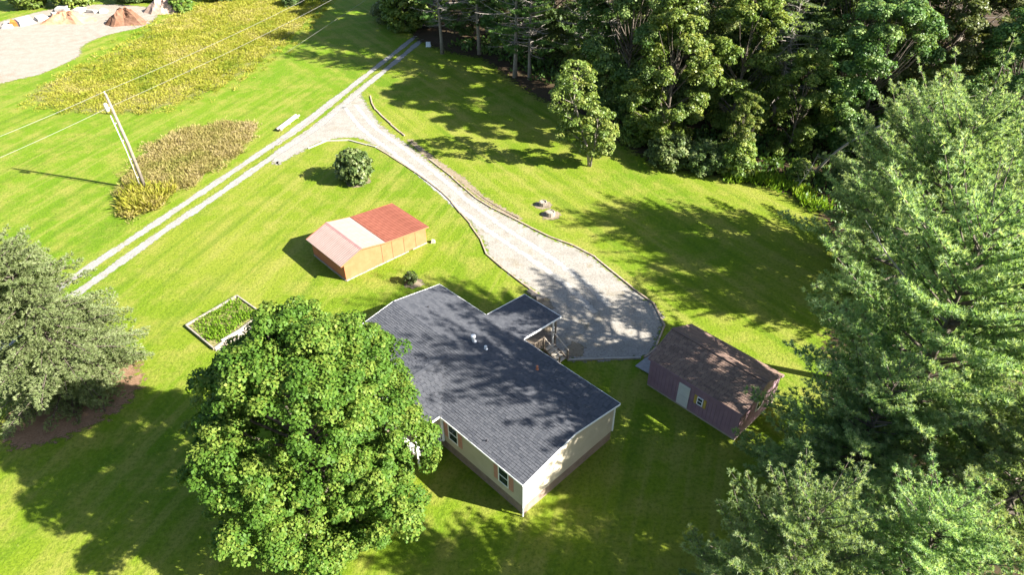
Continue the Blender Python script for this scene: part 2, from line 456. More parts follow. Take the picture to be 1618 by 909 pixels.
def limbs_mb(rs, C, h, zb, r0, k=28, lean=(0, 0)):
    mb = MB()
    top = h*.82
    pts = []; rad = []
    for i in range(7):
        t = i/6
        pts.append((lean[0]*t + .12*math.sin(t*5+rs.rand())*t, lean[1]*t + .12*math.cos(t*4)*t, -.15 + (top+.15)*t)); rad.append(r0*(1.25 if i == 0 else 1-.86*t))
    mb.tube(pts, rad, 9)
    sel = rs.choice(len(C), min(k, len(C)), replace=False)
    for s in sel:
        c = C[s]; z0 = min(max(c[2]*.55, zb*.6), top*.9); t = z0/top
        a = Vector((lean[0]*t, lean[1]*t, z0)); b = Vector(c)
        mid = a.lerp(b, .5) + Vector((rs.randn()*.25, rs.randn()*.25, -.1*(b-a).length + .3))
        r = r0*(.42-.2*t)
        mb.tube([a, mid, b], [r, r*.62, r*.2], 5, caps=False)
    return mb

def tree_from(name, label, cat, loc, rz, sc, crown_me, trunk_me, group=None, extra=None, pname='crown'):
    t = empty(name, loc, rz, sc)
    tag(t, label, cat, group)
    link('trunk', trunk_me, t)
    link(pname, crown_me, t)
    for nm, me in (extra or []): link(nm, me, t)['kind'] = 'stuff'
    return t

def broadleaf(seed, h, zb, Rmax, n, per, lsize, mat, peak=.42, pw=2.3, rmin=.6, rmax=1.1, r0=.25, inner=.45, bark=None, flat=.62, k=26, stretch=None, rough=1.0, boughs=None):
    rs = np.random.RandomState(seed)
    if boughs: C, Rr = bough_clumps(rs, boughs[0], zb, h-boughs[2]*.7, Rmax-boughs[2]*.75, peak, pw, boughs[1], boughs[2], n, rmin, rmax, rough)
    else: C, Rr = crown_clumps(rs, n, zb, h-rmax*.5, Rmax-rmax*.6, peak, pw, rmin, rmax, inner, 5, rough)
    V, F, tone = clump_leaves(rs, C, Rr, np.array([0, 0, zb+(h-zb)*.35]), per, lsize, flat)
    if stretch: V = V*np.array(stretch)
    crown = fast_mesh('crown', V, F, mat, tone=tone)
    trunk = limbs_mb(rs, C, h, zb, r0, k).mesh('trunk', bark or M_bark, True)
    return crown, trunk

def blades(rs, P, D, n, length, width, spread):
    """n needles per tuft: thin triangles fanned round direction D"""
    idx = np.repeat(np.arange(len(P)), n)
    d = unit(D[idx] + rs.randn(len(idx), 3)*spread)
    s = unit(np.cross(d, rs.randn(len(idx), 3)))
    L = (length*(.7+.6*rs.rand(len(idx))))[:, None]; W = width*.5
    p = P[idx]
    V = np.empty((len(idx), 3, 3))
    V[:, 0] = p + s*W; V[:, 1] = p - s*W; V[:, 2] = p + d*L
    return V.reshape(-1, 3), np.arange(len(idx)*3).reshape(-1, 3)

def conifer(seed, h, Lmax, cb, whorl, nb, mat, kind='pine', r0=.22, tuft=.22, tw=.055, nt_=7, bare=0.0, gap=.26, tgap=.17, prof_pow=.75, bark=None, el0=-6, el1=48, irregular=.35):
    rs = np.random.RandomState(seed)
    mb = MB(); dead = MB()
    pts = []; rad = []
    for i in range(9):
        t = i/8
        pts.append((.18*math.sin(t*4+seed), .18*math.cos(t*3+seed)-.18*math.cos(seed), -.15+(h-.1)*t)); rad.append(r0*(1.3 if i == 0 else 1-.93*t))
    mb.tube(pts, rad, 8)
    def axis(z):
        t = z/h; return np.array([.18*math.sin(t*4+seed), .18*math.cos(t*3+seed)-.18*math.cos(seed), z])
    TP = []; TD = []; TT = []
    z = cb*h
    while z < h*.985:
        t = (z-cb*h)/(h-cb*h)
        k = nb if t < .85 else max(3, nb-2)
        a0 = rs.rand()*6.28
        for b in range(k):
            az = a0 + 6.283*b/k + rs.randn()*.22
            prof = ((1-t)**prof_pow)*(.62+.38*min(1, t/.18))
            L = Lmax*prof*(1-irregular+2*irregular*rs.rand()) + .35
            el = R(el0 + (el1-el0)*t**1.1 + rs.randn()*6)
            dh = np.array([math.cos(az), math.sin(az), 0.0]); sd = np.array([-math.sin(az), math.cos(az), 0.0])
            base = axis(z+rs.randn()*.12)
            curl = .20 if kind == 'pine' else -.16
            bend = rs.randn()*.12
            def pos(u): return base + dh*L*u + sd*bend*L*u*u + np.array([0, 0, L*(math.tan(el)*u + curl*u*u)])
            def dirn(u):
                d = dh + sd*2*bend*u + np.array([0, 0, math.tan(el)+2*curl*u]); return d/np.linalg.norm(d)
            if kind == 'pine' and rs.rand() < .20*(1-t): continue
            is_dead = rs.rand() < bare*(1-t)
            rb = max(.018, .03+.012*L)*(.9 if kind == 'pine' else .7)
            (dead if is_dead else mb).tube([pos(0), pos(.35), pos(.7), pos(1)], [rb, rb*.75, rb*.45, rb*.15], 4, caps=False)
            if is_dead:
                for q in range(int(L/.35)):
                    u = .25+.7*rs.rand(); s = rs.choice([-1, 1]); p = pos(u)
                    e = p + (dh*.5+sd*s*.8+np.array([0, 0, rs.randn()*.3]))*(.25+.35*L*(1-u)*rs.rand()+.15)
                    dead.tube([p, e], [rb*.3, rb*.1], 3, caps=False)
                continue
            nl = max(3, int(L*.8/gap)); u0 = .18 if t > .5 else .26
            for q in range(nl):
                u = u0 + (1-u0)*(q+.5*rs.rand())/nl
                p = pos(u); d = dirn(u)
                for s in (-1, 1):
                    if rs.rand() < .12: continue
                    l = (.22 + .42*L*(1-u)*(.55+.6*rs.rand()))
                    l = min(l, 1.5)
                    lift = (.22 if kind == 'pine' else -.12) + rs.randn()*.14
                    dd = d*.75 + sd*s*.85 + np.array([0, 0, lift]); dd /= np.linalg.norm(dd)
                    nt = max(1, int(l/tgap)); bt = .35*rs.rand()
                    for j in range(nt):
                        v = (j+.6)/nt
                        TP.append(p + dd*l*v + np.array([0, 0, (.06 if kind == 'pine' else -.12)*l*v*v]) + rs.randn(3)*.04)
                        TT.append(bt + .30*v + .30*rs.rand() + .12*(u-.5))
                        TD.append(dd*(.7 if kind == 'pine' else .5) + np.array([0, 0, .8 if kind == 'pine' else .1]))
                    if l > .6:
                        mb.tube([p, p+dd*l*.85], [.013, .006], 3, caps=False)
            TT.append(.5+.5*rs.rand()); TP.append(pos(1)); TD.append(dirn(1)+np.array([0, 0, .4]))
        z += whorl*(.75+.5*rs.rand())
    for q in range(6): TT.append(.8); TP.append(axis(h-.1*q)); TD.append(np.array([0, 0, 1.0])+rs.randn(3)*.2)
    TP = np.array(TP); TD = unit(np.array(TD))
    V, F = blades(rs, TP, TD, nt_, tuft, tw, .72 if kind == 'pine' else .55)
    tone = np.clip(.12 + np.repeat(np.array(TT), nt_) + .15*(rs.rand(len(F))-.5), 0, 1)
    crown = fast_mesh('crown', V, F, mat, tone=tone)
    trunk = mb.mesh('trunk', bark or M_bark, True)
    dm = dead.mesh('dead_branches', M_deadwood, True) if dead.v else None
    return crown, trunk, dm, len(F)

# ================================================================== HOUSE
def mat_shingle(name, c1, c2, dark):
    m, nt, p, out = new_mat(name)
    g = N(nt, 'NewGeometry')
    c = ramp(nt, g.outputs['Random Per Island'], [(0, tuple(.5*(x+y) for x, y in zip(dark, c1))), (.35, c1), (1, tuple(.5*(x+y) for x, y in zip(c2, c1)))])
    f = noise(nt, 40, 3, .7)
    c = mixc(nt, ramp(nt, f, [(.3, (.5, .5, .5)), (.6, (0, 0, 0))]), c, dark)
    w = noise(nt, .6, 4, .6)
    c = mixc(nt, ramp(nt, w, [(.5, (0, 0, 0)), (.8, (.15, .15, .15))]), c, tuple(min(1, x*1.25) for x in c2))
    nt.links.new(c, p.inputs['Base Color']); p.inputs['Roughness'].default_value = .82; p.inputs['Specular IOR Level'].default_value = .25
    return m
M_shg = mat_shingle('grey_shingle', (.064, .067, .076), (.094, .096, .105), (.03, .033, .042))
M_shb = mat_shingle('brown_shingle', (.173, .114, .087), (.280, .189, .141), (.098, .065, .054))
M_siding = mat_basic('cream_siding', (.40, .345, .25), (.45, .39, .29), 1.5, .55, .3)
M_skirt = mat_basic('brown_skirting', (.173, .125, .095), (.259, .194, .151), 2.5, .85, .15, 8, .4)
M_white = mat_basic('white_trim', (.72, .71, .68), (.80, .79, .77), 3, .5, .35)
M_shut = mat_basic('salmon_shutter', (.40, .19, .14), (.45, .225, .17), 4, .6, .3)
M_deck = mat_basic('weathered_deck_wood', (.187, .144, .108), (.288, .238, .187), 5, .85, .15, 20, .3, .15)
M_glass = new_mat('window_glass')[0]
_p = M_glass.node_tree.nodes['Principled BSDF']; _p.inputs['Base Color'].default_value = (.02, .035, .035, 1); _p.inputs['Roughness'].default_value = .06; _p.inputs['Specular IOR Level'].default_value = .6
M_vent = mat_basic('vent_metal', (.62, .62, .62), (.72, .72, .72), 6, .4, .5)
M_copper = mat_basic('orange_pipe', (.45, .15, .07), (.55, .2, .1), 6, .6, .3)
M_bedding = mat_basic('roof_underlay', (.03, .03, .035), (.045, .045, .05), 2, .9, .1)

def shingle_field(mb, o, ux, uy, length, run, expo, tab, rs, lift=.012, clip=None):
    """rows of tabs on a plane: o eave corner, ux along the eave, uy up the slope"""
    o, ux, uy = Vector(o), Vector(ux).normalized(), Vector(uy).normalized(); nn = ux.cross(uy).normalized()
    if nn.z < 0: nn = -nn
    rows = int(run/expo)
    for r in range(rows):
        y0 = r*expo; y1 = min(y0+expo*1.12, run)
        x = -rs.rand()*tab
        while x < length:
            x1 = x + tab*(.95+.1*rs.rand()); a = max(x, 0)+.012; b = min(x1, length)-.012
            if b-a > .04:
                c = (a+b)/2; k = clip(c, y0+expo/2) if clip else True
                if k:
                    hh = lift*(.7+.9*rs.rand())
                    p = [o+ux*a+uy*y0, o+ux*b+uy*y0, o+ux*b+uy*y1, o+ux*a+uy*y1]
                    mb.add([p[0], p[1], p[2]+nn*.001, p[3]+nn*.001, p[0]+nn*hh, p[1]+nn*hh, p[2]+nn*.003, p[3]+nn*.003],
                           [(4,5,6,7),(0,1,5,4),(1,2,6,5),(3,0,4,7)])
            x = x1

def lap_siding(name, parent, x0, x1, z0, z1, place, mat, lap=.13, ztop=None):
    """horizontal lap boards; place(x, depth, z) -> point; ztop(x-range at height) narrows gable rows"""
    mb = MB(); z = z0
    while z < z1-.01:
        zz = min(z+lap, z1); a0, b0 = ztop(z) if ztop else (x0, x1); a1, b1 = ztop(zz) if ztop else (x0, x1)
        if b0-a0 > .05:
            mb.add([place(a0, .022, z), place(b0, .022, z), place(b1, .004, zz), place(a1, .004, zz), place(a0, 0, z), place(b0, 0, z)],
                   [(0,1,2,3),(4,5,1,0)])
        z = zz
    me = bpy.data.meshes.new(name); me.from_pydata(mb.v, [], mb.f); me.materials.append(mat)
    o = link(name, me, parent); o['kind'] = 'stuff'
    return o

HA = R(44.439)
house = empty('house', (.5536, 23.4905, 0), HA)
tag(house, 'cream sided single storey house with dark grey shingle roof and salmon shutters', 'house')
W, L = 8.53, 17.34; ZE, ZR = 3.19, 3.93; PITCH = (ZR-ZE)/(W/2)
XL, XR, YN, YF = .20, 8.20, .16, 17.18     # wall faces
SK = .86
rsh = np.random.RandomState(5)
# wall core (thin behind siding), skirting
wz = ZE-.06
mb = MB()
prof = [(XL, SK), (XR, SK), (XR, wz+(W-XR)*PITCH-.05), (W/2, wz+W/2*PITCH-.06), (XL, wz+XL*PITCH-.05)]
mb.add([(x, YN+.03, z) for x, z in prof] + [(x, YF-.03, z) for x, z in prof], [(0,1,2,3,4), (9,8,7,6,5), (0,5,6,1), (1,6,7,2), (2,7,8,3), (3,8,9,4), (4,9,5,0)])
mb.build('wall', M_siding, house)
MB().box(XL+.03, XR-.03, YN+.05, YF-.05, -.1, SK).build('skirting', M_skirt, house)
def gx(z):
    if z <= ZE: return (XL, XR)
    d = (z-ZE)/PITCH + .35; return (max(XL, d), min(XR, W-d))
lap_siding('siding', house, XL, XR, SK-.02, ZR-.14, lambda x, d, z: (x, YN+.03-d, z), M_siding, ztop=gx)
lap_siding('siding', house, XL, XR, SK-.02, ZR-.14, lambda x, d, z: (x, YF-.03+d, z), M_siding, ztop=gx)
lap_siding('siding', house, YN, YF, SK-.02, ZE-.05, lambda y, d, z: (XL-d, y, z), M_siding)
lap_siding('siding', house, YN, YF, SK-.02, ZE-.05, lambda y, d, z: (XR+d, y, z), M_siding)
mb = MB()
for x, y in ((XL-.03, YN-.0), (XR+.03, YN), (XL-.03, YF), (XR+.03, YF)):
    mb2 = MB().box(x-.045, x+.045, y-.045, y+.045, SK-.04, ZE-.07); mb2.build('corner_trim', M_white, house)
MB().tube([(XL-.09, YN-.03, .05), (XL-.09, YN-.03, ZE-.1)], [.045, .045], 8).build('downspout', M_white, house)

# roof: two slabs + shingles + ridge cap + white rake and eave trim
roof = MB()
T = .10
roof.hexa([(0,0,ZE-T),(W/2,0,ZR-T),(W/2,L,ZR-T),(0,L,ZE-T)], [(0,0,ZE),(W/2,0,ZR),(W/2,L,ZR),(0,L,ZE)])
roof.hexa([(W/2,0,ZR-T),(W,0,ZE-T),(W,L,ZE-T),(W/2,L,ZR-T)], [(W/2,0,ZR),(W,0,ZE),(W,L,ZE),(W/2,L,ZR)])
roof_o = roof.build('roof', M_bedding, house)
GT0, GT1 = 7.10, 13.70; GM = (GT0+GT1)/2; GW = (GT1-GT0)/2; GZ = ZE+GW*PITCH    # porch gable over the entrance
def not_gable(x, y):   # left slope: x along t, y up slope
    s = y*math.cos(math.atan(PITCH)); return not (abs(x-GM) < GW - s - .02)
mb = MB()
run = math.hypot(W/2, ZR-ZE)
shingle_field(mb, (0, 0, ZE+.004), (0, 1, 0), (W/2, 0, ZR-ZE), L, run, .165, .33, rsh, .02, not_gable)
shingle_field(mb, (W, 0, ZE+.004), (0, 1, 0), (-W/2, 0, ZR-ZE), L, run, .165, .33, rsh, .02)
o = mb.build('shingles', M_shg, roof_o); o['kind'] = 'stuff'
mb = MB(); y = 0.0
while y < L-.05:
    y1 = min(y+.2, L); hh = .03+.012*rsh.rand()
    mb.add([(W/2-.17, y, ZR-.17*PITCH+.012), (W/2, y, ZR+hh), (W/2+.17, y, ZR-.17*PITCH+.012), (W/2-.17, y1+.05, ZR-.17*PITCH+.008), (W/2, y1+.05, ZR+hh-.012), (W/2+.17, y1+.05, ZR-.17*PITCH+.008)],
           [(0,1,4,3), (1,2,5,4), (0,3,5,2), (0,2,1)])
    y = y1
o = mb.build('ridge_cap', M_shg, roof_o); o['kind'] = 'stuff'
for yy in (-.015, L+.015):
    for sx in (0, 1):
        x0 = 0 if sx == 0 else W
        MB().beam((x0, yy, ZE-.045), (W/2, yy, ZR-.045), .03, .13).build('rake_trim', M_white, house)
MB().box(W-.01, W+.05, .02, 8.40, ZE-.12, ZE-.005).build('eave_trim', M_white, house)
MB().box(W-.01, W+.05, 12.2, L-.02, ZE-.12, ZE-.005).build('eave_trim', M_white, house)
MB().box(-.05, .01, .02, GT0-.1, ZE-.12, ZE-.005).build('eave_trim', M_white, house)
MB().box(-.05, .01, GT1+.1, L-.02, ZE-.12, ZE-.005).build('eave_trim', M_white, house)

# entrance gable + porch on the maple side
GX = -2.0
mb = MB()
mb.add([(GX,GT0,ZE+.012),(0,GT0,ZE+.012),(GW,GM,GZ+.012),(GX,GM,GZ+.012),(GX,GT1,ZE+.012),(0,GT1,ZE+.012),
        (GX,GT0,ZE-.09),(0,GT0,ZE-.09),(GX,GM,GZ-.09),(GX,GT1,ZE-.09),(0,GT1,ZE-.09)],
       [(0,1,2,3),(3,2,5,4),(0,3,8,6),(3,4,9,8),(6,7,1,0),(4,5,10,9),(6,8,9,10,7)])
gr = mb.build('porch_gable_roof', M_bedding, house)
mb = MB()
def in_g(side):
    def f(x, y):
        s = y*math.cos(math.atan(PITCH)); return (x+GX) < s+.05
    return f
rung = math.hypot(GW, GZ-ZE)
shingle_field(mb, (GX, GT0, ZE+.016), (1, 0, 0), (0, GW, GZ-ZE), GW-GX, rung, .165, .33, rsh, .02, in_g(0))
shingle_field(mb, (GX, GT1, ZE+.016), (1, 0, 0), (0, -GW, GZ-ZE), GW-GX, rung, .165, .33, rsh, .02, in_g(1))
mb.beam((GX, GM, GZ+.03), (GW-.1, GM, GZ+.03), .3, .025)
o = mb.build('shingles', M_shg, gr); o['kind'] = 'stuff'
for a, b in (((GX-.015, GT0, ZE-.04), (GX-.015, GM, GZ-.04)), ((GX-.015, GT1, ZE-.04), (GX-.015, GM, GZ-.04)), ((GX, GT0-.015, ZE-.045), (-.05, GT0-.015, ZE-.045)), ((GX, GT1+.015, ZE-.045), (-.05, GT1+.015, ZE-.045))):
    MB().beam(a, b, .03, .13).build('porch_trim', M_white, house)
MB().add([(GX+.1,GT0+.2,ZE-.1),(GX+.1,GT1-.2,ZE-.1),(GX+.1,GM,GZ-.12)], [(0,1,2)]).build('porch_gable_panel', M_siding, house)
for i in range(16):
    x0 = GX+.02+i*(2.2/16); MB().box(x0, x0+.128, GT0+.02, GT1-.02, SK-.06, SK-.02).build('porch_floor_board', M_deck, house)
for y in (GT0+.1, GM-1.1, GM+1.1, GT1-.1): MB().box(GX+.05, GX+.17, y-.06, y+.06, 0, ZE-.1).build('porch_post', M_white, house)
MB().box(.02, .14, GT0-.04, GT0+.08, SK-.02, ZE-.12).build('porch_post', M_white, house)
def railing(parent, a, b, zf, hgt, mat, gap=.14):
    a, b = Vector(a), Vector(b); n = max(2, int((b-a).length/gap))
    r = MB().beam(a+Vector((0,0,zf+hgt)), b+Vector((0,0,zf+hgt)), .08, .05).build('railing', mat, parent)
    MB().beam(a+Vector((0,0,zf+.1)), b+Vector((0,0,zf+.1)), .05, .05).build('bottom_rail', mat, r)
    for i in range(1, n):
        p = a.lerp(b, i/n); MB().box(p.x-.016, p.x+.016, p.y-.016, p.y+.016, zf+.1, zf+hgt).build('baluster', mat, r)
railing(house, (GX+.1, GT0+.06, 0), (.05, GT0+.06, 0), SK-.02, .9, M_white)
railing(house, (GX+.1, GT0+.1, 0), (GX+.1, GM-1.1, 0), SK-.02, .9, M_white)
railing(house, (GX+.1, GM+1.1, 0), (GX+.1, GT1-.1, 0), SK-.02, .9, M_white)
def window_left(t0, t1, z0, z1):
    w = MB()
    for (a, b, c, d) in ((t0-.07, t0, z0-.07, z1+.07), (t1, t1+.07, z0-.07, z1+.07), (t0, t1, z0-.07, z0), (t0, t1, z1, z1+.07), (t0, t1, (z0+z1)/2-.025, (z0+z1)/2+.025)):
        w.box(XL-.07, XL-.015, a, b, c, d)
    wo_ = w.build('window', M_white, house)
    MB().box(XL-.045, XL-.02, t0, t1, z0, (z0+z1)/2-.025).build('pane', M_glass, wo_)
    MB().box(XL-.05, XL-.022, t0, t1, (z0+z1)/2+.025, z1).build('pane', M_glass, wo_)
    for a in (t0-.07-.36, t1+.08):
        sh = MB().box(XL-.06, XL-.015, a, a+.35, z0-.05, z1+.05)
        for q in range(9):
            zz = z0+.05+q*(z1-z0-.1)/9; sh.box(XL-.068, XL-.058, a+.05, a+.30, zz, zz+.06)
        sh.build('shutter', M_shut, house)
window_left(1.40, 2.12, 1.50, 2.72)
window_left(5.80, 6.55, 1.50, 2.72)
window_left(14.6, 15.4, 1.50, 2.72)
d_ = MB().box(XL-.05, XL-.015, GM-.5, GM+.5, SK, SK+2.05).build('front_door', M_white, house)
MB().tube([(XL-.1, GM+.4, SK+1), (XL-.05, GM+.4, SK+1)], [.03, .03], 8).build('door_handle', M_vent, d_)

# roof fittings
def vent(s, t, hh, r, cap, mat):
    z = ZE+(W-s)*PITCH if s > W/2 else ZE+s*PITCH
    v = MB().tube([(s, t, z-.05), (s, t, z+.02), (s, t, z+.03), (s, t, z+hh)], [r*2.1, r*2.1, r, r], 12)
    vo = v.build('roof_vent', mat, house)
    if cap: MB().tube([(s, t, z+hh-.02), (s, t, z+hh+.12), (s, t, z+hh+.16)], [cap, cap, cap*.5], 14).build('vent_cap', mat, vo)
vent(5.62, 10.25, .42, .10, .17, M_vent)
vent(5.68, 9.12, .16, .07, .10, M_vent)
vent(6.86, 5.52, .20, .06, .075, M_copper)
vent(5.80, 15.3, .15, .04, 0, M_bedding)
vent(.62, 3.6, .16, .04, 0, M_bedding)

# side porch by the drive: roof, deck, stair
PX0, PX1, PY0, PY1 = W-.12, 12.42, 8.45, 12.12
PZ0, PZ1 = ZE+.03, 2.93
pr = MB().hexa([(PX0,PY0,PZ0-.1),(PX1,PY0,PZ1-.1),(PX1,PY1,PZ1-.1),(PX0,PY1,PZ0-.1)], [(PX0,PY0,PZ0),(PX1,PY0,PZ1),(PX1,PY1,PZ1),(PX0,PY1,PZ0)]).build('side_porch_roof', M_bedding, house)
mb = MB(); shingle_field(mb, (PX1, PY0, PZ1+.004), (0, 1, 0), (PX0-PX1, 0, PZ0-PZ1), PY1-PY0, math.hypot(PX1-PX0, PZ0-PZ1), .165, .33, rsh, .02)
o = mb.build('shingles', M_shg, pr); o['kind'] = 'stuff'
for a, b in (((PX0+.2, PY0-.02, PZ0-.055), (PX1+.02, PY0-.02, PZ1-.04)), ((PX1+.02, PY0-.03, PZ1-.045), (PX1+.02, PY1+.03, PZ1-.045)), ((PX0+.2, PY1+.02, PZ0-.055), (PX1+.02, PY1+.02, PZ1-.04))):
    MB().beam(a, b, .04, .14).build('side_porch_trim', M_white, house)
DZ = .86
for i in range(26):
    x0 = XR+.06+i*.148; MB().box(x0, x0+.138, 8.62, 12.0, DZ-.05, DZ).build('deck_board', M_deck, house)
for x, y in ((12.1, 8.62), (12.1, 11.95), (10.9, 8.62), (8.6, 8.62)):
    MB().box(x-.05, x+.05, y-.05, y+.05, 0, (PZ1-.12 if x > 12 else DZ+1.0)).build('deck_post', M_deck, house)
MB().box(11.77, 11.87, 8.57, 8.67, 0, PZ1-.08).build('deck_post', M_white, house)
railing(house, (8.6, 8.62, 0), (10.85, 8.62, 0), DZ, .95, M_deck)
railing(house, (12.1, 8.65, 0), (12.1, 11.9, 0), DZ, .95, M_deck)
M_step = mat_basic('stair_tread_wood', (.360, .310, .245), (.446, .396, .331), 5, .8, .2)
st = empty('stair', (0, 0, 0)); st.parent = house
NS = 6
for i in range(NS):
    y1 = 8.56-i*.27; z = DZ-.145*(i+1)
    MB().box(10.92, 11.78, y1-.28, y1, z-.04, z).build('tread', M_step, st)
for x in (10.88, 11.80):
    MB().beam((x, 8.55, DZ-.2), (x, 7.0, .05), .05, .22).build('stringer', M_deck, st)
    MB().beam((x, 8.6, DZ+.95), (x, 7.05, .98), .07, .05).build('handrail', M_step, st)
    MB().box(x-.04, x+.04, 7.02, 7.10, 0, .97).build('stair_post', M_deck, st)

# ================================================================== ORANGE SHED
M_orange = mat_basic('orange_painted_board', (.30, .108, .046), (.36, .135, .062), 1.8, .75, .2, 9, .2)
M_redmetal = mat_basic('red_metal_roof', (.115, .032, .018), (.16, .05, .03), 1.2, .65, .2)
M_pinkmetal = mat_basic('faded_pink_metal_roof', (.25, .175, .15), (.31, .22, .19), 1.0, .55, .3)
M_palemetal = mat_basic('pale_metal_roof', (.215, .165, .14), (.26, .205, .18), 1.0, .6, .25)
M_found = mat_basic('block_footing', (.245, .209, .166), (.324, .288, .238), 3, .9, .1, 6, .5)
shed = empty('orange_shed', (-14.1064, 46.2491, 0), R(42.529))
tag(shed, 'orange shed with metal roof, pale pink on the left and red on the lean-to', 'shed')
SL = 5.67
pts = [(0, 1.72), (2.17, 2.54), (4.60, 2.08), (9.09, 1.70)]
def metal_panels(parent, a, b, n, mat, rib):
    (xa, za), (xb, zb_) = a, b; w = SL/n
    sl = Vector((xb-xa, 0, zb_-za)); nn = Vector((-(zb_-za), 0, xb-xa)).normalized()
    me = None
    p = MB(); A = Vector((xa, 0, za)); B = Vector((xb, 0, zb_))
    p.hexa([A-nn*.012+Vector((0,.004,0)), B-nn*.012+Vector((0,.004,0)), B-nn*.012+Vector((0,w-.004,0)), A-nn*.012+Vector((0,w-.004,0))],
           [A+Vector((0,.004,0)), B+Vector((0,.004,0)), B+Vector((0,w-.004,0)), A+Vector((0,w-.004,0))])
    for k in range(4):
        y = .02+k*(w/4)
        p.hexa([A+Vector((0,y,0)), B+Vector((0,y,0)), B+Vector((0,y+.07,0)), A+Vector((0,y+.07,0))],
               [A+nn*rib+Vector((0,y+.018,0)), B+nn*rib+Vector((0,y+.018,0)), B+nn*rib+Vector((0,y+.052,0)), A+nn*rib+Vector((0,y+.052,0))])
    me = p.mesh('roof_panel', mat)
    for i in range(n):
        link('roof_panel', me, parent, (0, i*w, 0))
roof_s = MB().add([(x, .06, z-.06) for x, z in pts]+[(x, SL-.06, z-.06) for x, z in pts]+[(x, .06, z-.02) for x, z in pts]+[(x, SL-.06, z-.02) for x, z in pts],
    [(0,4,5,1),(1,5,6,2),(2,6,7,3),(8,9,13,12),(9,10,14,13),(10,11,15,14),(0,1,9,8),(1,2,10,9),(2,3,11,10),(4,12,13,5),(5,13,14,6),(6,14,15,7),(0,8,12,4),(3,7,15,11)]).build('roof', M_deck, shed)
metal_panels(roof_s, pts[0], pts[1], 6, M_pinkmetal, .022)
metal_panels(roof_s, pts[1], pts[2], 6, M_palemetal, .012)
metal_panels(roof_s, (4.5, 2.125), pts[3], 6, M_redmetal, .028)
MB().add([(1.98, -.02, 2.475), (2.17, -.02, 2.575), (2.36, -.02, 2.52), (1.98, SL+.02, 2.475), (2.17, SL+.02, 2.575), (2.36, SL+.02, 2.52)], [(0,1,4,3), (1,2,5,4), (0,2,1), (3,4,5), (0,3,5,2)]).build('ridge_cap', mat_basic('ridge_metal', (.33, .17, .15), (.38, .2, .18), 2, .5, .4), roof_s)
for yy in (-.02, SL+.02):
    for i in range(3): MB().beam((pts[i][0]+.01, yy, pts[i][1]-.035), (pts[i+1][0]-.01, yy, pts[i+1][1]-.035), .03, .10).build('rake_trim', M_orange, shed)
WX0, WX1, WY0, WY1 = .34, 8.82, .15, SL-.15
def rz(x):
    for (xa, za), (xb, zb_) in zip(pts, pts[1:]):
        if xa <= x <= xb: return za+(zb_-za)*(x-xa)/(xb-xa)
# front wall pieces (each panel between the dark joints is a part)
xs = [WX0, 4.08, 5.15, 6.38, 7.63, WX1]
for yy, dy in ((WY0, .05), (WY1-.05, .05)):
    for a, b in zip(xs, xs[1:]):
        g0 = .018; xa, xb = a+g0, b-g0; xm = [xa]+([2.17] if xa < 2.17 < xb else [])+([3.4] if xa < 3.4 < xb else [])+[xb]
        pl = [(xa, .12), (xb, .12)]+[(x, rz(x)-.06) for x in reversed(xm)]
        n = len(pl)
        MB().add([(x, yy, z) for x, z in pl]+[(x, yy+dy, z) for x, z in pl], [tuple(range(n)), tuple(range(2*n-1, n-1, -1))]+[(i, (i+1) % n, n+(i+1) % n, n+i) for i in range(n)]).build('wall_panel', M_orange, shed)
for xx in (WX0, WX1-.05):
    for k in range(4):
        y0 = WY0+.055+k*(WY1-WY0-.11)/4; MB().box(xx, xx+.05, y0+.006, y0+(WY1-WY0-.11)/4-.006, .12, rz(xx)-.05).build('wall_panel', M_orange, shed)
MB().box(WX0+.03, WX1-.03, WY0+.02, WY1-.02, .05, 1.62).build('wall_core', mat_basic('dark_gap', (.05, .035, .03), (.07, .05, .04), 2, .9, .1), shed)
rsf = random.Random(4)
for k in range(21):
    x0 = WX0+k*.404
    if rsf.random() < .12: continue
    MB().box(x0+.01, x0+.39, WY0-.05+rsf.uniform(-.02, .02), WY0+.12, -.05, .10+rsf.uniform(-.02, .02)).build('footing_block', M_found, shed)
for k in range(13): MB().box(WX0-.06+rsf.uniform(-.02, .02), WX0+.1, WY0+.06+k*.404, WY0+.06+k*.404+.385, -.05, .105).build('footing_block', M_found, shed)
tag(MB().hexa([(0,0,0),(.42,.05,0),(.38,.5,0),(.02,.42,0)], [(.08,.06,.3),(.33,.1,.26),(.3,.4,.22),(.08,.36,.27)]).build('block', M_found, loc=(-7.35, 52.2, 0)), 'pale broken block lying at the right corner of the orange shed', 'block')

# ================================================================== PURPLE SHED
M_purple = mat_basic('mauve_painted_siding', (.194, .119, .148), (.238, .151, .180), 1.6, .6, .3)
M_yellow = mat_basic('yellow_shutter', (.360, .245, .043), (.418, .302, .072), 3, .6, .3)
M_pdoor = mat_basic('pale_door_paint', (.446, .446, .410), (.504, .504, .468), 2, .5, .3)
ps = empty('mauve_shed', (14.2254, 29.0099, 0), R(43.651))
tag(ps, 'mauve shed with brown shingle roof, white door and yellow window shutters', 'shed')
pW, pL, pE, pR = 5.02, 7.23, 2.57, 3.69
wx0, wx1, wy0, wy1 = .12, pW-.12, .14, pL-.14
pp = (pR-pE)/(pW/2)
MB().box(wx0-.01, wx1+.01, wy0-.01, wy1+.01, -.05, .16).build('footing', M_found, ps)
prf = [(wx0, .14), (wx1, .14), (wx1, pE-.02), (pW/2, pR-.12), (wx0, pE-.02)]
MB().add([(x, wy0, z) for x, z in prf]+[(x, wy1, z) for x, z in prf], [(0,1,2,3,4), (9,8,7,6,5), (0,5,6,1), (1,6,7,2), (2,7,8,3), (3,8,9,4), (4,9,5,0)]).build('wall', M_purple, ps)
n = 25
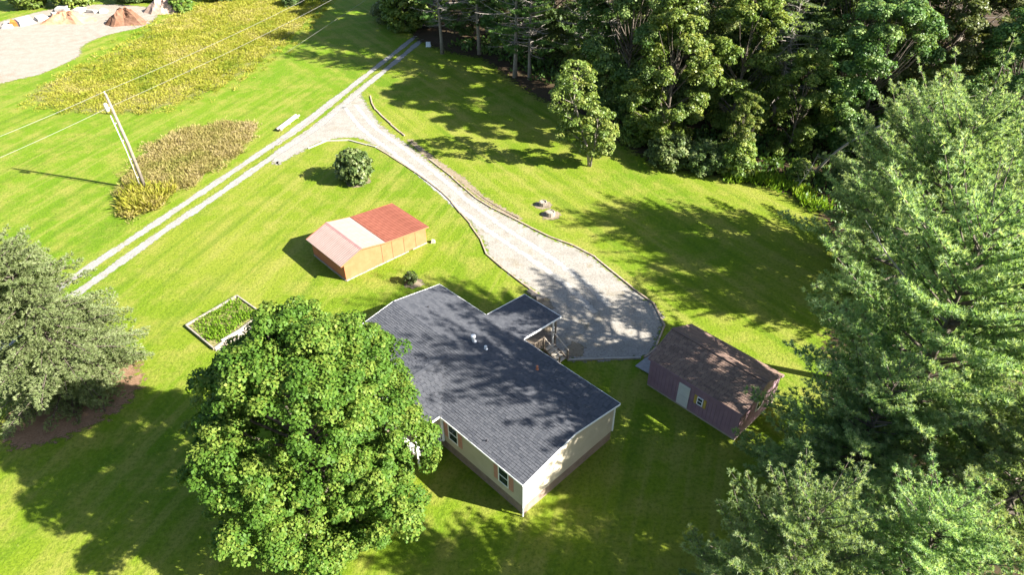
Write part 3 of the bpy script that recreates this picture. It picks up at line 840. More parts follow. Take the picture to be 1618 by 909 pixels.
for k in range(n):
    y0 = wy0+k*(wy1-wy0)/n; w = (wy1-wy0)/n
    MB().box(wx0-.022, wx0-.002, y0+.012, y0+w-.012, .15, pE-.04).build('siding_board', M_purple, ps)
    MB().box(wx1+.002, wx1+.022, y0+.012, y0+w-.012, .15, pE-.04).build('siding_board', M_purple, ps)
n = 17
for yy in (wy0-.022, wy1+.002):
    for k in range(n):
        x0 = wx0+k*(wx1-wx0)/n+.012; x1 = x0+(wx1-wx0)/n-.024
        zf = lambda x: pE-.05+min(x, pW-x)*pp-.02
        MB().hexa([(x0,yy,.15),(x1,yy,.15),(x1,yy+.02,.15),(x0,yy+.02,.15)], [(x0,yy,zf(x0)),(x1,yy,zf(x1)),(x1,yy+.02,zf(x1)),(x0,yy+.02,zf(x0))]).build('siding_board', M_purple, ps)
pr_ = MB().hexa([(0,0,pE-.1),(pW/2,0,pR-.1),(pW/2,pL,pR-.1),(0,pL,pE-.1)], [(0,0,pE),(pW/2,0,pR),(pW/2,pL,pR),(0,pL,pE)])
pr_.hexa([(pW/2,0,pR-.1),(pW,0,pE-.1),(pW,pL,pE-.1),(pW/2,pL,pR-.1)], [(pW/2,0,pR),(pW,0,pE),(pW,pL,pE),(pW/2,pL,pR)])
pro = pr_.build('roof', M_bedding, ps)
mb = MB(); prun = math.hypot(pW/2, pR-pE)
shingle_field(mb, (-.03, -.03, pE+.004), (0, 1, 0), (pW/2, 0, pR-pE), pL+.06, prun, .165, .33, rsh, .02)
shingle_field(mb, (pW+.03, -.03, pE+.004), (0, 1, 0), (-pW/2, 0, pR-pE), pL+.06, prun, .165, .33, rsh, .02)
mb.beam((pW/2, -.03, pR+.02), (pW/2, pL+.03, pR+.02), .26, .03)
o = mb.build('shingles', M_shb, pro); o['kind'] = 'stuff'
MB().box(-.05, -.005, .0, pL, pE-.13, pE-.01).build('eave_trim', M_purple, ps)
MB().box(pW+.005, pW+.05, .0, pL, pE-.13, pE-.01).build('eave_trim', M_purple, ps)
for yy in (-.02, pL+.02):
    for x0 in (0, pW): MB().beam((x0, yy, pE-.05), (pW/2, yy, pR-.05), .03, .13).build('rake_trim', M_purple, ps)
dr = MB().box(wx0-.06, wx0-.02, 3.80, 4.66, .18, 2.05).build('door', M_pdoor, ps)
MB().tube([(wx0-.1, 4.55, 1.1), (wx0-.05, 4.55, 1.1)], [.03, .03], 8).build('handle', M_vent, dr)
for zz in (.35, 1.15): MB().box(wx0-.068, wx0-.058, 3.92, 4.54, zz, zz+.7).build('door_panel', M_pdoor, dr)
wnd = MB()
for (a, b, c, d) in ((2.76, 2.82, 1.12, 1.78), (3.14, 3.20, 1.12, 1.78), (2.82, 3.14, 1.12, 1.18), (2.82, 3.14, 1.72, 1.78), (2.82, 3.14, 1.43, 1.47)): wnd.box(wx0-.065, wx0-.02, a, b, c, d)
wnd = wnd.build('window', M_white, ps)
MB().box(wx0-.045, wx0-.025, 2.82, 3.14, 1.18, 1.43).build('pane', M_glass, wnd); MB().box(wx0-.045, wx0-.025, 2.82, 3.14, 1.47, 1.72).build('pane', M_glass, wnd)
for a in (2.52, 3.22): MB().box(wx0-.055, wx0-.02, a, a+.2, 1.08, 1.82).build('shutter', M_yellow, ps)
gw = MB()
for (a, b, c, d) in ((2.1, 2.16, 1.2, 2.0), (2.84, 2.9, 1.2, 2.0), (2.16, 2.84, 1.2, 1.26), (2.16, 2.84, 1.94, 2.0)): gw.box(a, b, wy0-.065, wy0-.02, c, d)
gw = gw.build('window', M_white, ps); MB().box(2.16, 2.84, wy0-.045, wy0-.025, 1.26, 1.94).build('pane', M_glass, gw)
rampo = empty('wooden_ramp', (0, 0, 0)); rampo.location = ps.location; rampo.rotation_euler = ps.rotation_euler
tag(rampo, 'pale grey plank ramp between the gravel and the mauve shed', 'ramp')
M_ramp = mat_basic('grey_ramp_board', (.211, .206, .202), (.277, .272, .267), 4, .8, .2)
for k in range(9):
    x0 = 1.0+k*.2; MB().hexa([(x0,pL-.05,.13),(x0+.19,pL-.05,.13),(x0+.19,pL+1.6,.0),(x0,pL+1.6,.0)], [(x0,pL-.05,.17),(x0+.19,pL-.05,.17),(x0+.19,pL+1.6,.05),(x0,pL+1.6,.05)]).build('plank', M_ramp, rampo)

# ================================================================== TIMBER EDGING
M_tie = mat_basic('weathered_timber', (.205, .150, .103), (.374, .299, .225), 3, .9, .1, 10, .4)
M_tiepale = mat_basic('pale_timber', (.280, .248, .206), (.356, .324, .280), 3, .85, .1, 10, .3)
def edging(label, pts, mat, lo=2.2, hi=2.6, seed=1, w=.15, h=.14):
    S = spline(pts, .2); e = empty('timber_edging', (S[0].x, S[0].y, 0)); tag(e, label, 'edging')
    rr = random.Random(seed); i = 0
    while i < len(S)-2:
        ln = rr.uniform(lo, hi); j = i
        while j < len(S)-1 and (S[j]-S[i]).length < ln: j += 1
        a, b = S[i]-S[0], S[j]-S[0]
        d = (b-a).normalized(); s = Vector((d.y, -d.x, 0)); jt = rr.uniform(-.03, .03)
        MB().beam(a+d*.015+s*jt+Vector((0,0,h/2-.02)), b-d*.015+s*(jt+rr.uniform(-.05, .05))+Vector((0,0,h/2-.02+rr.uniform(0, .03))), w, h).build('timber', mat, e)
        i = j
edging('brown timber edging curving along the house side of the driveway', [(-15.2,71.8),(-10.7,66.5),(-6.9,61.3),(-4.6,56.8),(-3.0,53.4),(-2.2,50.4),(.1,47.1),(2.3,44.3)], M_tie, seed=2, w=.12, h=.11)
edging('brown timber edging along the forest side of the driveway', [(-9.0,68.9),(-5.8,64.0),(-3.0,59.6),(.7,55.9),(3.5,53.2),(6.6,50.8),(8.9,47.2),(10.2,45.0),(11.9,42.5),(12.0,41.1),(10.8,38.2)], M_tie, seed=3, w=.12, h=.11)
edging('pale timber edging at the mouth of the driveway beside the shaded lawn', [(-18.4,87.1),(-17.6,84.0),(-16.3,81.3),(-14.4,78.0),(-12.4,74.9)], M_tie, seed=4)
edging('bleached timber edging on the grass curve beside the round bush', [(-23.0,71.7),(-20.2,74.2),(-15.3,71.9)], M_tiepale, seed=5)
edging('pale timber edging between gravel and grass below the porch stair', [(4.0,36.75),(6.5,36.85),(9.4,36.9)], M_tiepale, seed=6)
edging('weathered timber edging at the gravel corner by the mauve shed', [(10.75,38.1),(10.2,37.4),(9.6,37.0)], M_tie, 0.8, 1.2, seed=7)
rail = empty('timber_rail', (-27.5, 76.3, 0)); tag(rail, 'pale double timber rail lying beside the road junction', 'rail')
dv = Vector((1.25, 4.2, 0)); sv = Vector((4.2, -1.25, 0)).normalized()
for off, zz in ((-.22, .32), (.22, .32)): MB().beam(sv*off+Vector((0,0,zz)), dv+sv*off+Vector((0,0,zz)), .2, .16).build('timber', M_tiepale, rail)
for t in (.08, .5, .92): MB().box(-.2, .2, -.12, .12, 0, .235).build('block', M_tie, rail, loc=tuple(dv*t))

# stumps and the block pile by the drive end
M_stump = mat_basic('cut_wood', (.194, .164, .130), (.251, .216, .177), 6, .85, .1, 12, .4)
for (x, y, r, lb) in ((3.1, 58.9, .42, 'pale low concrete planter ring farther from the house'), (3.75, 57.0, .46, 'pale low concrete planter ring nearer the driveway')):
    e = empty('stone_ring', (x, y, 0), x); tag(e, lb, 'planter', 'pair of rings on the lawn')
    mb = MB(); q = random.Random(int(x*10)); n = 12
    for ring, (rr_, zz) in enumerate(((r*1.0, -.02), (r*.96, .42), (r*.70, .43), (r*.66, .2))):
        for k in range(n):
            a = 6.283*k/n; f = 1+q.uniform(-.05, .05); mb.v.append((math.cos(a)*rr_*f, math.sin(a)*rr_*f, zz+q.uniform(-.02, .02)))
    for i in range(3):
        for k in range(n): mb.f.append((i*n+k, i*n+(k+1) % n, (i+1)*n+(k+1) % n, (i+1)*n+k)); mb.m.append(0)
    mb.build('ring', M_stump, e)
    MB().tube([(0,0,0), (0,0,.36)], [r*.64, r*.6], 12).build('soil', M_found, e)
    sheet('bare_soil', [(x+r*2.2*math.cos(a), y+r*1.9*math.sin(a)) for a in np.linspace(0, 6.28, 9)[:-1]], M_tan, .012, .3, .4)
for i, (x, y, s) in enumerate(((1.55, 44.75, .36), (1.95, 44.3, .42), (2.3, 43.95, .33))):
    tag(MB().hexa([(-s,-.18,0),(s,-.2,0),(s*.95,.2,0),(-s,.18,0)], [(-s*.95,-.16,.2),(s*.95,-.18,.22),(s*.9,.17,.2),(-s*.92,.15,.21)]).build('stone_block', M_stump, loc=(x, y, 0)),
        ('pale stone block at the driveway end, farthest from the porch', 'pale stone block at the driveway end, middle of three', 'pale stone block at the driveway end, nearest the porch roof')[i], 'block', 'blocks at the drive end').rotation_euler = (0, 0, 2.2+i*.5)

# ================================================================== RAISED GARDEN BED
M_bedwood = mat_basic('grey_bed_timber', (.195, .173, .135), (.285, .255, .210), 3, .9, .1, 8, .4)
bed = empty('raised_garden_bed', (-25.3, 40.8, 0)); tag(bed, 'overgrown raised garden bed framed with bleached timbers beside the maple', 'garden bed')
c_ = [Vector((0,0,.13)), Vector((2.8,3.7,.13)), Vector((5.5,1.4,.13)), Vector((3.1,-2.7,.13))]
for a, b in zip(c_, c_[1:]+c_[:1]):
    d = (b-a); n = 2
    for k in range(n): MB().beam(a.lerp(b, k/n)+d.normalized()*.02, a.lerp(b, (k+1)/n)-d.normalized()*.02, .11, .2).build('timber', M_bedwood, bed)
MB().add([(.15,.05,.10),(2.85,3.5,.10),(5.3,1.4,.10),(3.05,-2.5,.10)], [(0,3,2,1)]).build('soil', M_soil if False else mat_basic('bed_soil', (.14, .12, .05), (.22, .2, .08), 2, .9, .1), bed)
MB().beam((3.45,-1.95,.22), (4.95,-.15,.22), .26, .16).build('plank', M_tiepale, bed)
rs_ = random.Random(9)
for k in range(8):
    t = k/8; p = Vector((3.4,-2.6,.0)).lerp(Vector((5.6,.6,0)), t)
    MB().hexa([(-.22,-.2,0),(.22,-.2,0),(.22,.2,0),(-.22,.2,0)], [(-.2,-.18,.1),(.2,-.18,.12),(.2,.18,.1),(-.2,.18,.11)]).build('paver', M_found if k % 2 else M_tiepale, bed, loc=(p.x+rs_.uniform(-.1,.2), p.y+rs_.uniform(-.15,.15), 0))

# ================================================================== UTILITY POLE + WIRES
M_pole = mat_basic('grey_pole_wood', (.151, .126, .101), (.232, .202, .167), 4, .9, .1, 14, .3)
M_wire = mat_basic('pale_wire', (.198, .186, .166), (.222, .210, .190), 2, .5, .4)
M_conduit = mat_basic('white_conduit', (.420, .408, .384), (.468, .456, .432), 3, .5, .3)
pole = empty('utility_pole', (-37.45, 62.4, 0)); tag(pole, 'weathered wooden utility pole with white conduit beside the brown weeds', 'pole')
PH = 10.3
MB().tube([(0,0,-.3), (-.1,.02,PH*.5), (-.42,-.05,PH)], [.19, .16, .11], 12).build('shaft', M_pole, pole, True)
MB().tube([(-.30,-.22,.05), (-.36,-.22,PH*.45), (-.60,-.24,PH*.80)], [.045, .045, .045], 10).build('conduit', M_conduit, pole, True)
for z in (1.6, 3.6, 5.6, 7.4):
    x = -.04*z; MB().beam((x-.05, 0, z), (x-.24, -.22, z), .07, .05).build('standoff', M_vent, pole)
MB().tube([(-.62,-.3,PH*.84), (-.64,-.3,PH*.84+.08), (-.66,-.3,PH*.84+.75), (-.66,-.3,PH*.84+.82)], [.12, .17, .17, .1], 14).build('transformer', M_conduit, pole, True)
MB().tube([(-.46,-.05,PH-.04), (-.46,-.05,PH+.22)], [.05, .035], 8).build('insulator', M_vent, pole, True)
MB().beam((-.35,0,PH-1.35), (-.62,-.25,PH-1.35), .08, .08).build('bracket', M_vent, pole)
def wire(label, a, b, sag, r=.015):
    a, b = Vector(a), Vector(b); P = []
    for i in range(25):
        t = i/24; p = a.lerp(b, t); p.z -= sag*4*t*(1-t); P.append(p)
    tag(MB().tube(P, [r]*25, 5).build('power_line', M_wire, smooth=True), label, 'power line')
top = Vector((-37.91, 62.35, PH+.2)); low = Vector((-38.02, 62.2, PH-1.3))
d1 = Vector((10.6, 34.5, 0)).normalized()
wire('upper power line running from the pole top over the golden weeds', top, (-22.6, 112.0, 9.9), .5)
wire('lower power line running from the pole toward the road trees', low, (-20.7, 116.0, 8.4), .5)
wire('upper power line running from the pole top out of the left edge', top, (-48.9, 45.5, 9.6), .25)
wire('lower power line running from the pole out of the left edge', low, (-48.4, 44.0, 8.3), .25)
wire('thin guy wire rising from the shaded lawn near the road', (-33.9, 103.8, .05), (-18.5, 113.2, 7.6), .0, .018)
tag(MB().hexa([(-.35,-.3,0),(.35,-.3,0),(.35,.3,0),(-.35,.3,0)], [(-.33,-.28,.7),(.33,-.28,.7),(.33,.28,.6),(-.33,.28,.6)]).box(-.4, .4, -.36, .36, -.05, .05).build('utility_box', mat_basic('pale_box_paint', (.60, .64, .68), (.66, .7, .74), 3, .5, .3), loc=(-12.6, 106.9, 0)), 'small pale utility box beside the road under the trees', 'utility box')

# ================================================================== TREES
# --- the maple in front
mc, mt = broadleaf(11, 14.2, .6, 6.6, 24, 150, .165, M_maple, peak=.31, pw=1.75, rmin=.32, rmax=.72, r0=.34, k=70, rough=1.0, flat=.6, boughs=(62, 1.2, 2.0))
tree_from('maple_tree', 'big round leafy green maple in front of the house', 'tree', (-10.7, 24.4, 0), 2.4, 1.04, mc, mt)

# --- hemlock at the left edge
hc, ht, hd, _n = conifer(21, 13.0, 5.6, .06, .42, 7, M_hem, 'hemlock', r0=.30, tuft=.20, tw=.07, nt_=13, bare=.0, gap=.24, tgap=.15, prof_pow=.62, el0=-4, el1=38, irregular=.32)
tree_from('hemlock_tree', 'feathery grey green hemlock at the left edge over bare soil', 'tree', (-30.8, 34.5, 0), 1.0, .94, hc, ht, extra=[('dead_branches', hd)] if hd else None)

# --- white pines on the right
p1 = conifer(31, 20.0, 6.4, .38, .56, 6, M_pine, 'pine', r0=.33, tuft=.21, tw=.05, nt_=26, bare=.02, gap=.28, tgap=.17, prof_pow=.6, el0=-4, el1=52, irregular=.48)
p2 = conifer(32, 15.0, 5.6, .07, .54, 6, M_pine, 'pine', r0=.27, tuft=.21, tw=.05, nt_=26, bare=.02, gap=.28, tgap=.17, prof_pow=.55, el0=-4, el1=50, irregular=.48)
def pine(me, label, loc, rz, sc, group='white pines along the right side', name='white_pine'):
    return tree_from(name, label, 'tree', loc, rz, sc, me[0], me[1], group, [('dead_branches', me[2])] if me[2] else None)
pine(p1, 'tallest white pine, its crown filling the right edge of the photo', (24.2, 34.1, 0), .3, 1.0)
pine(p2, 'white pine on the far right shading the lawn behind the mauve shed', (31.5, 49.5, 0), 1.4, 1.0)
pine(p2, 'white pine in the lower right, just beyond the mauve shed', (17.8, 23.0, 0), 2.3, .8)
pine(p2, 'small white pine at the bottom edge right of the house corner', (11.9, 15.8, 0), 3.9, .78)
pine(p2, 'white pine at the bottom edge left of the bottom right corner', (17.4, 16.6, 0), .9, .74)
pine(p2, 'extra white pine at the right edge, added to shade the lawn', (37, 43.5, 0), 3.1, 1.05)  # extra pine added off to the right for its shade on the lawn
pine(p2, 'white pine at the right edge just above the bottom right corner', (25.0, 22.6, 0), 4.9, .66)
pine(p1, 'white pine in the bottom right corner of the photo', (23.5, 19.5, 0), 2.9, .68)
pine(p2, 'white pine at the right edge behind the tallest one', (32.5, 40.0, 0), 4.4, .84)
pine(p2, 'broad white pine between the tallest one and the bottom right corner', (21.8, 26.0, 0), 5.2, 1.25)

# --- forest kinds
fa = broadleaf(41, 19, 1.5, 6.6, 13, 95, .27, M_broad, peak=.5, pw=2.5, rmin=.5, rmax=.9, r0=.28, k=36, rough=1.4, boughs=(44, 1.2, 2.1))
fb = broadleaf(42, 17, 1.0, 4.4, 12, 95, .26, M_broad2, peak=.45, pw=2.3, rmin=.4, rmax=.8, r0=.2, k=30, rough=1.8, boughs=(34, .9, 1.6))
fc = broadleaf(43, 22, 3.0, 6.8, 13, 95, .28, M_broad3, peak=.55, pw=2.4, rmin=.55, rmax=1.0, r0=.34, k=36, rough=1.5, boughs=(46, 1.3, 2.2))
fp = conifer(44, 22, 4.8, .22, .75, 5, M_fpine, 'pine', r0=.30, tuft=.30, tw=.11, nt_=12, bare=.55, gap=.34, tgap=.24, prof_pow=.5, el0=-8, el1=40, irregular=.45, bark=M_bark_pale)
fd = conifer(45, 19, 4.2, .15, .6, 5, M_hem, 'hemlock', r0=.24, tuft=.22, tw=.10, nt_=9, bare=.75, gap=.34, tgap=.22, prof_pow=.5, el0=-2, el1=36, irregular=.45, bark=M_deadwood)
fs = broadleaf(46, 4.2, .1, 2.3, 90, 70, .26, M_broad2, peak=.4, pw=2.2, rmin=.4, rmax=.75, r0=.08, k=14)
fs2 = broadleaf(47, 3.2, .0, 2.6, 90, 70, .24, M_bush, peak=.3, pw=2.2, rmin=.4, rmax=.75, r0=.07, k=14)
FG = 'trees of the forest edge'
def ftree(kind, name, label, x, y, rz=None, sc=1.0, group=FG):
    rz = rz if rz is not None else (x*1.7+y*.9) % 6.28
    if len(kind) == 2: return tree_from(name, label, 'tree', (x, y, 0), rz, sc, kind[0], kind[1], group)
    return tree_from(name, label, 'tree', (x, y, 0), rz, sc, kind[0], kind[1], group, [('dead_branches', kind[2])] if kind[2] else None)
ftree(fp, 'pine_tree', 'pine with a long bare trunk at the shaded lawn edge', .6, 93.5, .5, 1.0)
ftree(fp, 'pine_tree', 'thinner bare trunked pine just right of the tall one', 2.6, 92.6, 2.2, .8)
ftree(fp, 'pine_tree', 'pine left of the bare trunks, farther from the lawn', -4.6, 103, 3.4, .95)
ftree(fp, 'pine_tree', 'low branching pine closest to the road end', -10.2, 103.5, 4.4, .85)
ftree(fp, 'pine_tree', 'pine behind the young pale tree at the lawn edge', 9.6, 90.5, 5.3, 1.0)
ftree(fa, 'broadleaf_tree', 'large dark broadleaf right of the young pale tree', 13.8, 79.5, .4, 1.02)
ftree(fb, 'broadleaf_tree', 'grey green vine covered broadleaf at the lawn edge', 17.2, 71.5, 1.4, 1.0)
ftree(fc, 'broadleaf_tree', 'tall broadleaf rising behind the vine covered one', 19.8, 81, 2.0, 1.0)
ftree(fb, 'broadleaf_tree', 'slim broadleaf with drooping leaf sprays in the forest centre', 25.4, 74.5, 2.6, 1.05)
ftree(fd, 'conifer_tree', 'half dead grey twigged conifer in the forest centre', 31.2, 78, .8, 1.1)
ftree(fb, 'broadleaf_tree', 'yellow green small tree in front of the half dead conifer', 30.6, 69.5, 4.2, .72)
ftree(fa, 'broadleaf_tree', 'broadleaf right of the half dead conifer near the top edge', 39.0, 79.5, 3.3, 1.0)
ftree(fc, 'broadleaf_tree', 'dark broadleaf near the top right corner', 48.0, 78.0, 4.8, .95)
ftree(fb, 'broadleaf_tree', 'small bright tree beside the bent bare limb', 42.5, 66.5, 5.5, .66)
ftree(fa, 'broadleaf_tree', 'broadleaf at the right edge above the white pines', 51.5, 67.0, 5.9, .9)
rt = random.Random(77)
back = [(-13.5,118),(-6,112),(1,104),(6,101),(13,98),(20,93),(27,90),(33,89),(40,91),(47,90),(55,86),(60,76),(9,112),(18,106),(28,104),(38,103),(50,102),(-1,122),(-10,128),(62,96),(38,70),(8,84),(24,66.5),(36,60)]
ORD = 'first second third fourth fifth sixth seventh eighth ninth tenth eleventh twelfth thirteenth fourteenth fifteenth sixteenth seventeenth eighteenth nineteenth twentieth twenty-first twenty-second twenty-third twenty-fourth twenty-fifth'.split()
back.sort(key=lambda q: q[0]/q[1])
for i, (x, y) in enumerate(back):
    k, nm = rt.choice([(fa, 'broadleaf_tree'), (fc, 'broadleaf_tree'), (fb, 'broadleaf_tree'), (fp, 'pine_tree')])
    sc = rt.uniform(.85, 1.15)
    if (x, y) in ((24,66.5), (36,60), (8,84)): k, nm, sc = fb, 'broadleaf_tree', .5
    ftree(k, nm, ('dark pine' if nm == 'pine_tree' else 'dark broadleaf')+', '+ORD[i]+' from the left among the trees deep in the forest', x, y, None, sc, 'trees deep in the forest')
# road end trees and the row along the top left
ftree(fs, 'shrub', 'dark bush left of the road where it enters the trees', -17.2, 115.5, .3, 1.7, 'bushes by the road end')
ftree(fs2, 'shrub', 'low dark bush behind the power lines by the road end', -19.6, 120, 1.3, 1.4, 'bushes by the road end')
ftree(fa, 'broadleaf_tree', 'dark tree left of the road beyond the bushes', -18, 127, 1.9, .8, 'bushes by the road end')
# edge shrubs
for i, (x, y, k, sc, lb) in enumerate([(17.2,67.6,fs2,1.1,'grey green leafy bush at the lawn edge, left of three'), (20.6,66.4,fs2,1.0,'grey green leafy bush at the lawn edge, middle of three'), (23.6,65.0,fs,1.0,'bright rounded bush at the lawn edge, right of three'),
                                   (14.2,72.6,fs,.9,'dark bush under the large broadleaf beside the lawn'), (34.5,62.5,fs2,.9,'bush in the dark gap behind the white pines'), (29.8,63.5,fs,.6,'small bush at the shaded forest corner of the lawn')]):
    ftree(k, 'shrub', lb, x, y, None, sc, 'shrubs at the forest edge')
for i, (x, y, k, sc, lb) in enumerate([(-78.5,131,fs,1.7,'bright bush behind the rubble at the lot edge'), (-69,134,fs2,1.6,'grey green bush behind the dirt heaps'), (-62.5,133.5,fs,1.3,'green bush right of the grey green one behind the lot'),
                                   (-57.6,126.5,fs,.9,'bright green bush beside the far dirt heap'), (-86,130,fs,1.6,'bush at the far left corner of the lot'), (-53,134,fs2,1.3,'bush at the top edge above the golden weeds'), (-46,138,fs,1.4,'bush at the top edge over the weeds near the power lines'), (-39,130,fs2,.8,'low dark bush among the weeds near the top edge')]):
    ftree(k, 'shrub', lb, x, y, None, sc, 'shrubs along the top edge')

# --- young tree on the lawn: two leafy heads on forked stems
rs = np.random.RandomState(51)
C1, R1 = crown_clumps(rs, 60, 4.6, 11.2, 2.5, .5, 2.2, .45, .8, .3)
C1[:, 0] -= 2.0; C1[:, 1] += .6
C2, R2 = crown_clumps(rs, 60, 1.6, 6.4, 2.1, .42, 2.2, .45, .75, .3)
C2[:, 0] += .6
C3, R3 = crown_clumps(rs, 9, 3.0, 5.0, .9, .5, 2, .4, .6, .3); C3[:, 0] -= 2.6
CC = np.concatenate([C1, C2, C3]); RR = np.concatenate([R1, R2, R3])
V, F, tone = clump_leaves(rs, CC, RR, np.array([-.6, 0, 4]), 62, .28)
mb = MB()
mb.tube([(0,0,-.1), (-.2,0,1.6), (-1.0,.2,4.2), (-1.9,.5,7), (-2.1,.6,10)], [.17, .14, .11, .08, .03], 8)
mb.tube([(.12,-.1,-.1), (.3,0,1.5), (.55,0,3.4), (.6,0,5.8)], [.13, .1, .07, .02], 8)
mb.tube([(-.5,.1,2.6), (-1.6,0,3.4), (-2.6,0,4.3)], [.07, .05, .02], 6)
for s in rs.choice(len(CC), 34, replace=False):
    c = Vector(CC[s]); a = Vector((-1.9, .5, max(4.5, c.z-1.6))) if c.z > 6.2 else Vector((.5 if c.x > -.6 else -1.0, 0, max(1.6, c.z-1.2)))
    mb.tube([a, c], [.04, .012], 4, caps=False)
tree_from('young_tree', 'young pale leaved tree with forked stem casting a long shadow', 'tree', (8.4, 67.1, 0), 0, 1.0, fast_mesh('crown', V, F, M_young, tone=tone), mb.mesh('trunk', M_bark_pale, True))

# --- bush beside the orange shed and the tiny shrub by the house
bc = broadleaf(61, 3.5, .1, 2.0, 80, 60, .30, M_bush, peak=.42, pw=2.8, rmin=.42, rmax=.7, r0=.1, k=14)
tree_from('round_bush', 'rounded dense bush between orange shed and driveway curve', 'bush', (-16.3, 64.3, 0), 0, 1.0, bc[0], bc[1])
bs = broadleaf(62, 1.15, .05, .62, 22, 34, .17, M_bush, peak=.4, pw=2.2, rmin=.16, rmax=.28, r0=.03, k=8)
tree_from('small_shrub', 'tiny shrub between orange shed and house roof', 'bush', (-8.5, 46.3, 0), 0, 1.0, bs[0], bs[1])

# --- bent bare limb in the forest gap
def bare(name, label, pts, r0, seed, cat='dead tree'):
    q = random.Random(seed); P = spline3(pts)
    mb = MB(); n = len(P); mb.tube(P, [r0*(1-.85*i/(n-1)) for i in range(n)], 6)
    for k in range(16):
        i = q.randint(n//4, n-2); p = P[i]; d = (P[i+1]-P[i]).normalized()
        e = p+Vector((q.uniform(-1, 1), q.uniform(-1, 1), q.uniform(-.9, .5)))*q.uniform(.6, 1.6)+d*.5
        mb.tube([p, e], [r0*.22, r0*.06], 4, caps=False)
    tag(mb.build(name, M_deadwood, smooth=True), label, cat)
def spline3(pts, k=6):
    P = [Vector(p) for p in pts]; out = []
    for i in range(len(P)-1):
        a, b, c, d = P[max(i-1, 0)], P[i], P[i+1], P[min(i+2, len(P)-1)]
        for j in range(k):
            t = j/k; out.append(.5*((2*b)+(c-a)*t+(2*a-5*b+4*c-d)*t*t+(3*b-a-3*c+d)*t**3))
    return out+[P[-1]]
bare('bare_limb', 'long bare grey limb arching over the dark gap', [(31.5,64.5,.0), (32.6,63.0,3.6), (35.0,61.8,6.6), (38.5,61.5,8.6), (43,62.0,9.6)], .16, 3)
bare('bare_sapling', 'slanting bare stem at the shaded forest corner of the lawn', [(28.7,61.5,0), (29.4,61.2,2.0), (30.0,61.3,4.2)], .08, 4)

# ================================================================== WEEDS, GRASS, DEBRIS
def in_poly(P, poly):
    x, y = P[:, 0], P[:, 1]; c = np.zeros(len(P), bool); n = len(poly)
    for i in range(n):
        (x1, y1), (x2, y2) = poly[i], poly[(i+1) % n]
        c ^= ((y1 > y) != (y2 > y)) & (x < (x2-x1)*(y-y1)/((y2-y1)+1e-12)+x1)
    return c

def weed_mesh(name, poly, n, hgt, wid, mat, seed, lean=.45, edge_noise=0.8, per=7, rad=.28):
    rs = np.random.RandomState(seed); po = np.array(poly)
    lo, hi = po.min(0)-1, po.max(0)+1
    P = lo+(hi-lo)*rs.rand(n*4, 2)
    Q = P+edge_noise*np.stack([np.sin(P[:, 1]*1.7+seed)+np.sin(P[:, 0]*3.1), np.cos(P[:, 0]*1.9)+np.sin(P[:, 1]*4.3)], 1)*.5
    P = P[in_poly(Q+rs.randn(len(P), 2)*edge_noise*.55, poly)][:n]
    def vn(sc, sd):      # smooth value noise
        g = np.random.RandomState(sd).rand(64, 64); X = P[:, 0]/sc; Y = P[:, 1]/sc
        xi = np.floor(X).astype(int); yi = np.floor(Y).astype(int); fx = X-xi; fy = Y-yi; fx = fx*fx*(3-2*fx); fy = fy*fy*(3-2*fy)
        G = lambda i, j: g[i % 64, j % 64]
        return (G(xi, yi)*(1-fx)+G(xi+1, yi)*fx)*(1-fy)+(G(xi, yi+1)*(1-fx)+G(xi+1, yi+1)*fx)*fy
    hsc = (.45+.5*vn(2.3, seed)+.5*vn(.8, seed+1))*(.7+.6*rs.rand(len(P)))
    tn = .6*vn(4.5, seed+2)+.5*vn(1.3, seed+3)-.05
    idx = np.repeat(np.arange(len(P)), per)
    b = np.zeros((len(idx), 3)); b[:, :2] = P[idx]+rs.randn(len(idx), 2)*rad*.5
    d = np.zeros((len(idx), 3)); d[:, :2] = rs.randn(len(idx), 2)*lean; d[:, 2] = 1; d = unit(d)
    s = unit(np.cross(d, rs.randn(len(idx), 3)))
    Lh = (hgt*hsc[idx]*(.5+.7*rs.rand(len(idx))))[:, None]; Wd = (wid*(.6+.8*rs.rand(len(idx))))[:, None]
    st = (rs.rand(len(idx), 1)*.55)*Lh
    V = np.empty((len(idx), 4, 3))
    V[:, 0] = b+d*st; V[:, 1] = b+d*(st+Lh*.3)+s*Wd; V[:, 2] = b+d*(st+Lh*.55); V[:, 3] = b+d*(st+Lh*.3)-s*Wd
    return fast_mesh(name, V.reshape(-1, 3), np.arange(len(idx)*4).reshape(-1, 4), mat, tone=np.clip(.75*tn[idx]+.15+.35*(rs.rand(len(idx))-.5), 0, 1))

m1 = [(-63,87.8),(-62.6,93.9),(-60.7,100.2),(-59.1,109.3),(-58.8,118.4),(-56.9,127.5),(-55.6,133.6),(-50.7,150),(-33,150),(-34.3,127),(-35,116.1),(-35.9,107.6),(-37.2,99),(-39.4,91.6),(-42.5,86.2),(-46.1,83),(-51.4,82.3),(-56.8,83.6)]
m2 = [(-37.8,58.7),(-40.4,64.4),(-40.8,67.4),(-41,72.5),(-38.9,76.5),(-35,78.4),(-31.4,78.0),(-30.3,75.7),(-30.7,71),(-32.3,66.8),(-34.2,62.4),(-35.6,59.0),(-36.6,56.6)]
M_weedbase = make_gravel('weed_thatch', [(.3, (.10, .12, .02)), (.7, (.19, .17, .06))], (.20, .15, .08), .5, edge=1.2)
sheet('weedy_ground', m1, M_weedbase, .016, 1.0, 1.5); sheet('weedy_ground', m2, M_weedbase, .016, .8, 1.0)
tag(link('meadow_weeds', weed_mesh('meadow_weeds', m1, 22000, .5, .05, M_weed, 3, per=8, lean=1.0, edge_noise=2.2)), 'golden green meadow of tall weeds in the upper left', 'weeds', kind='stuff')
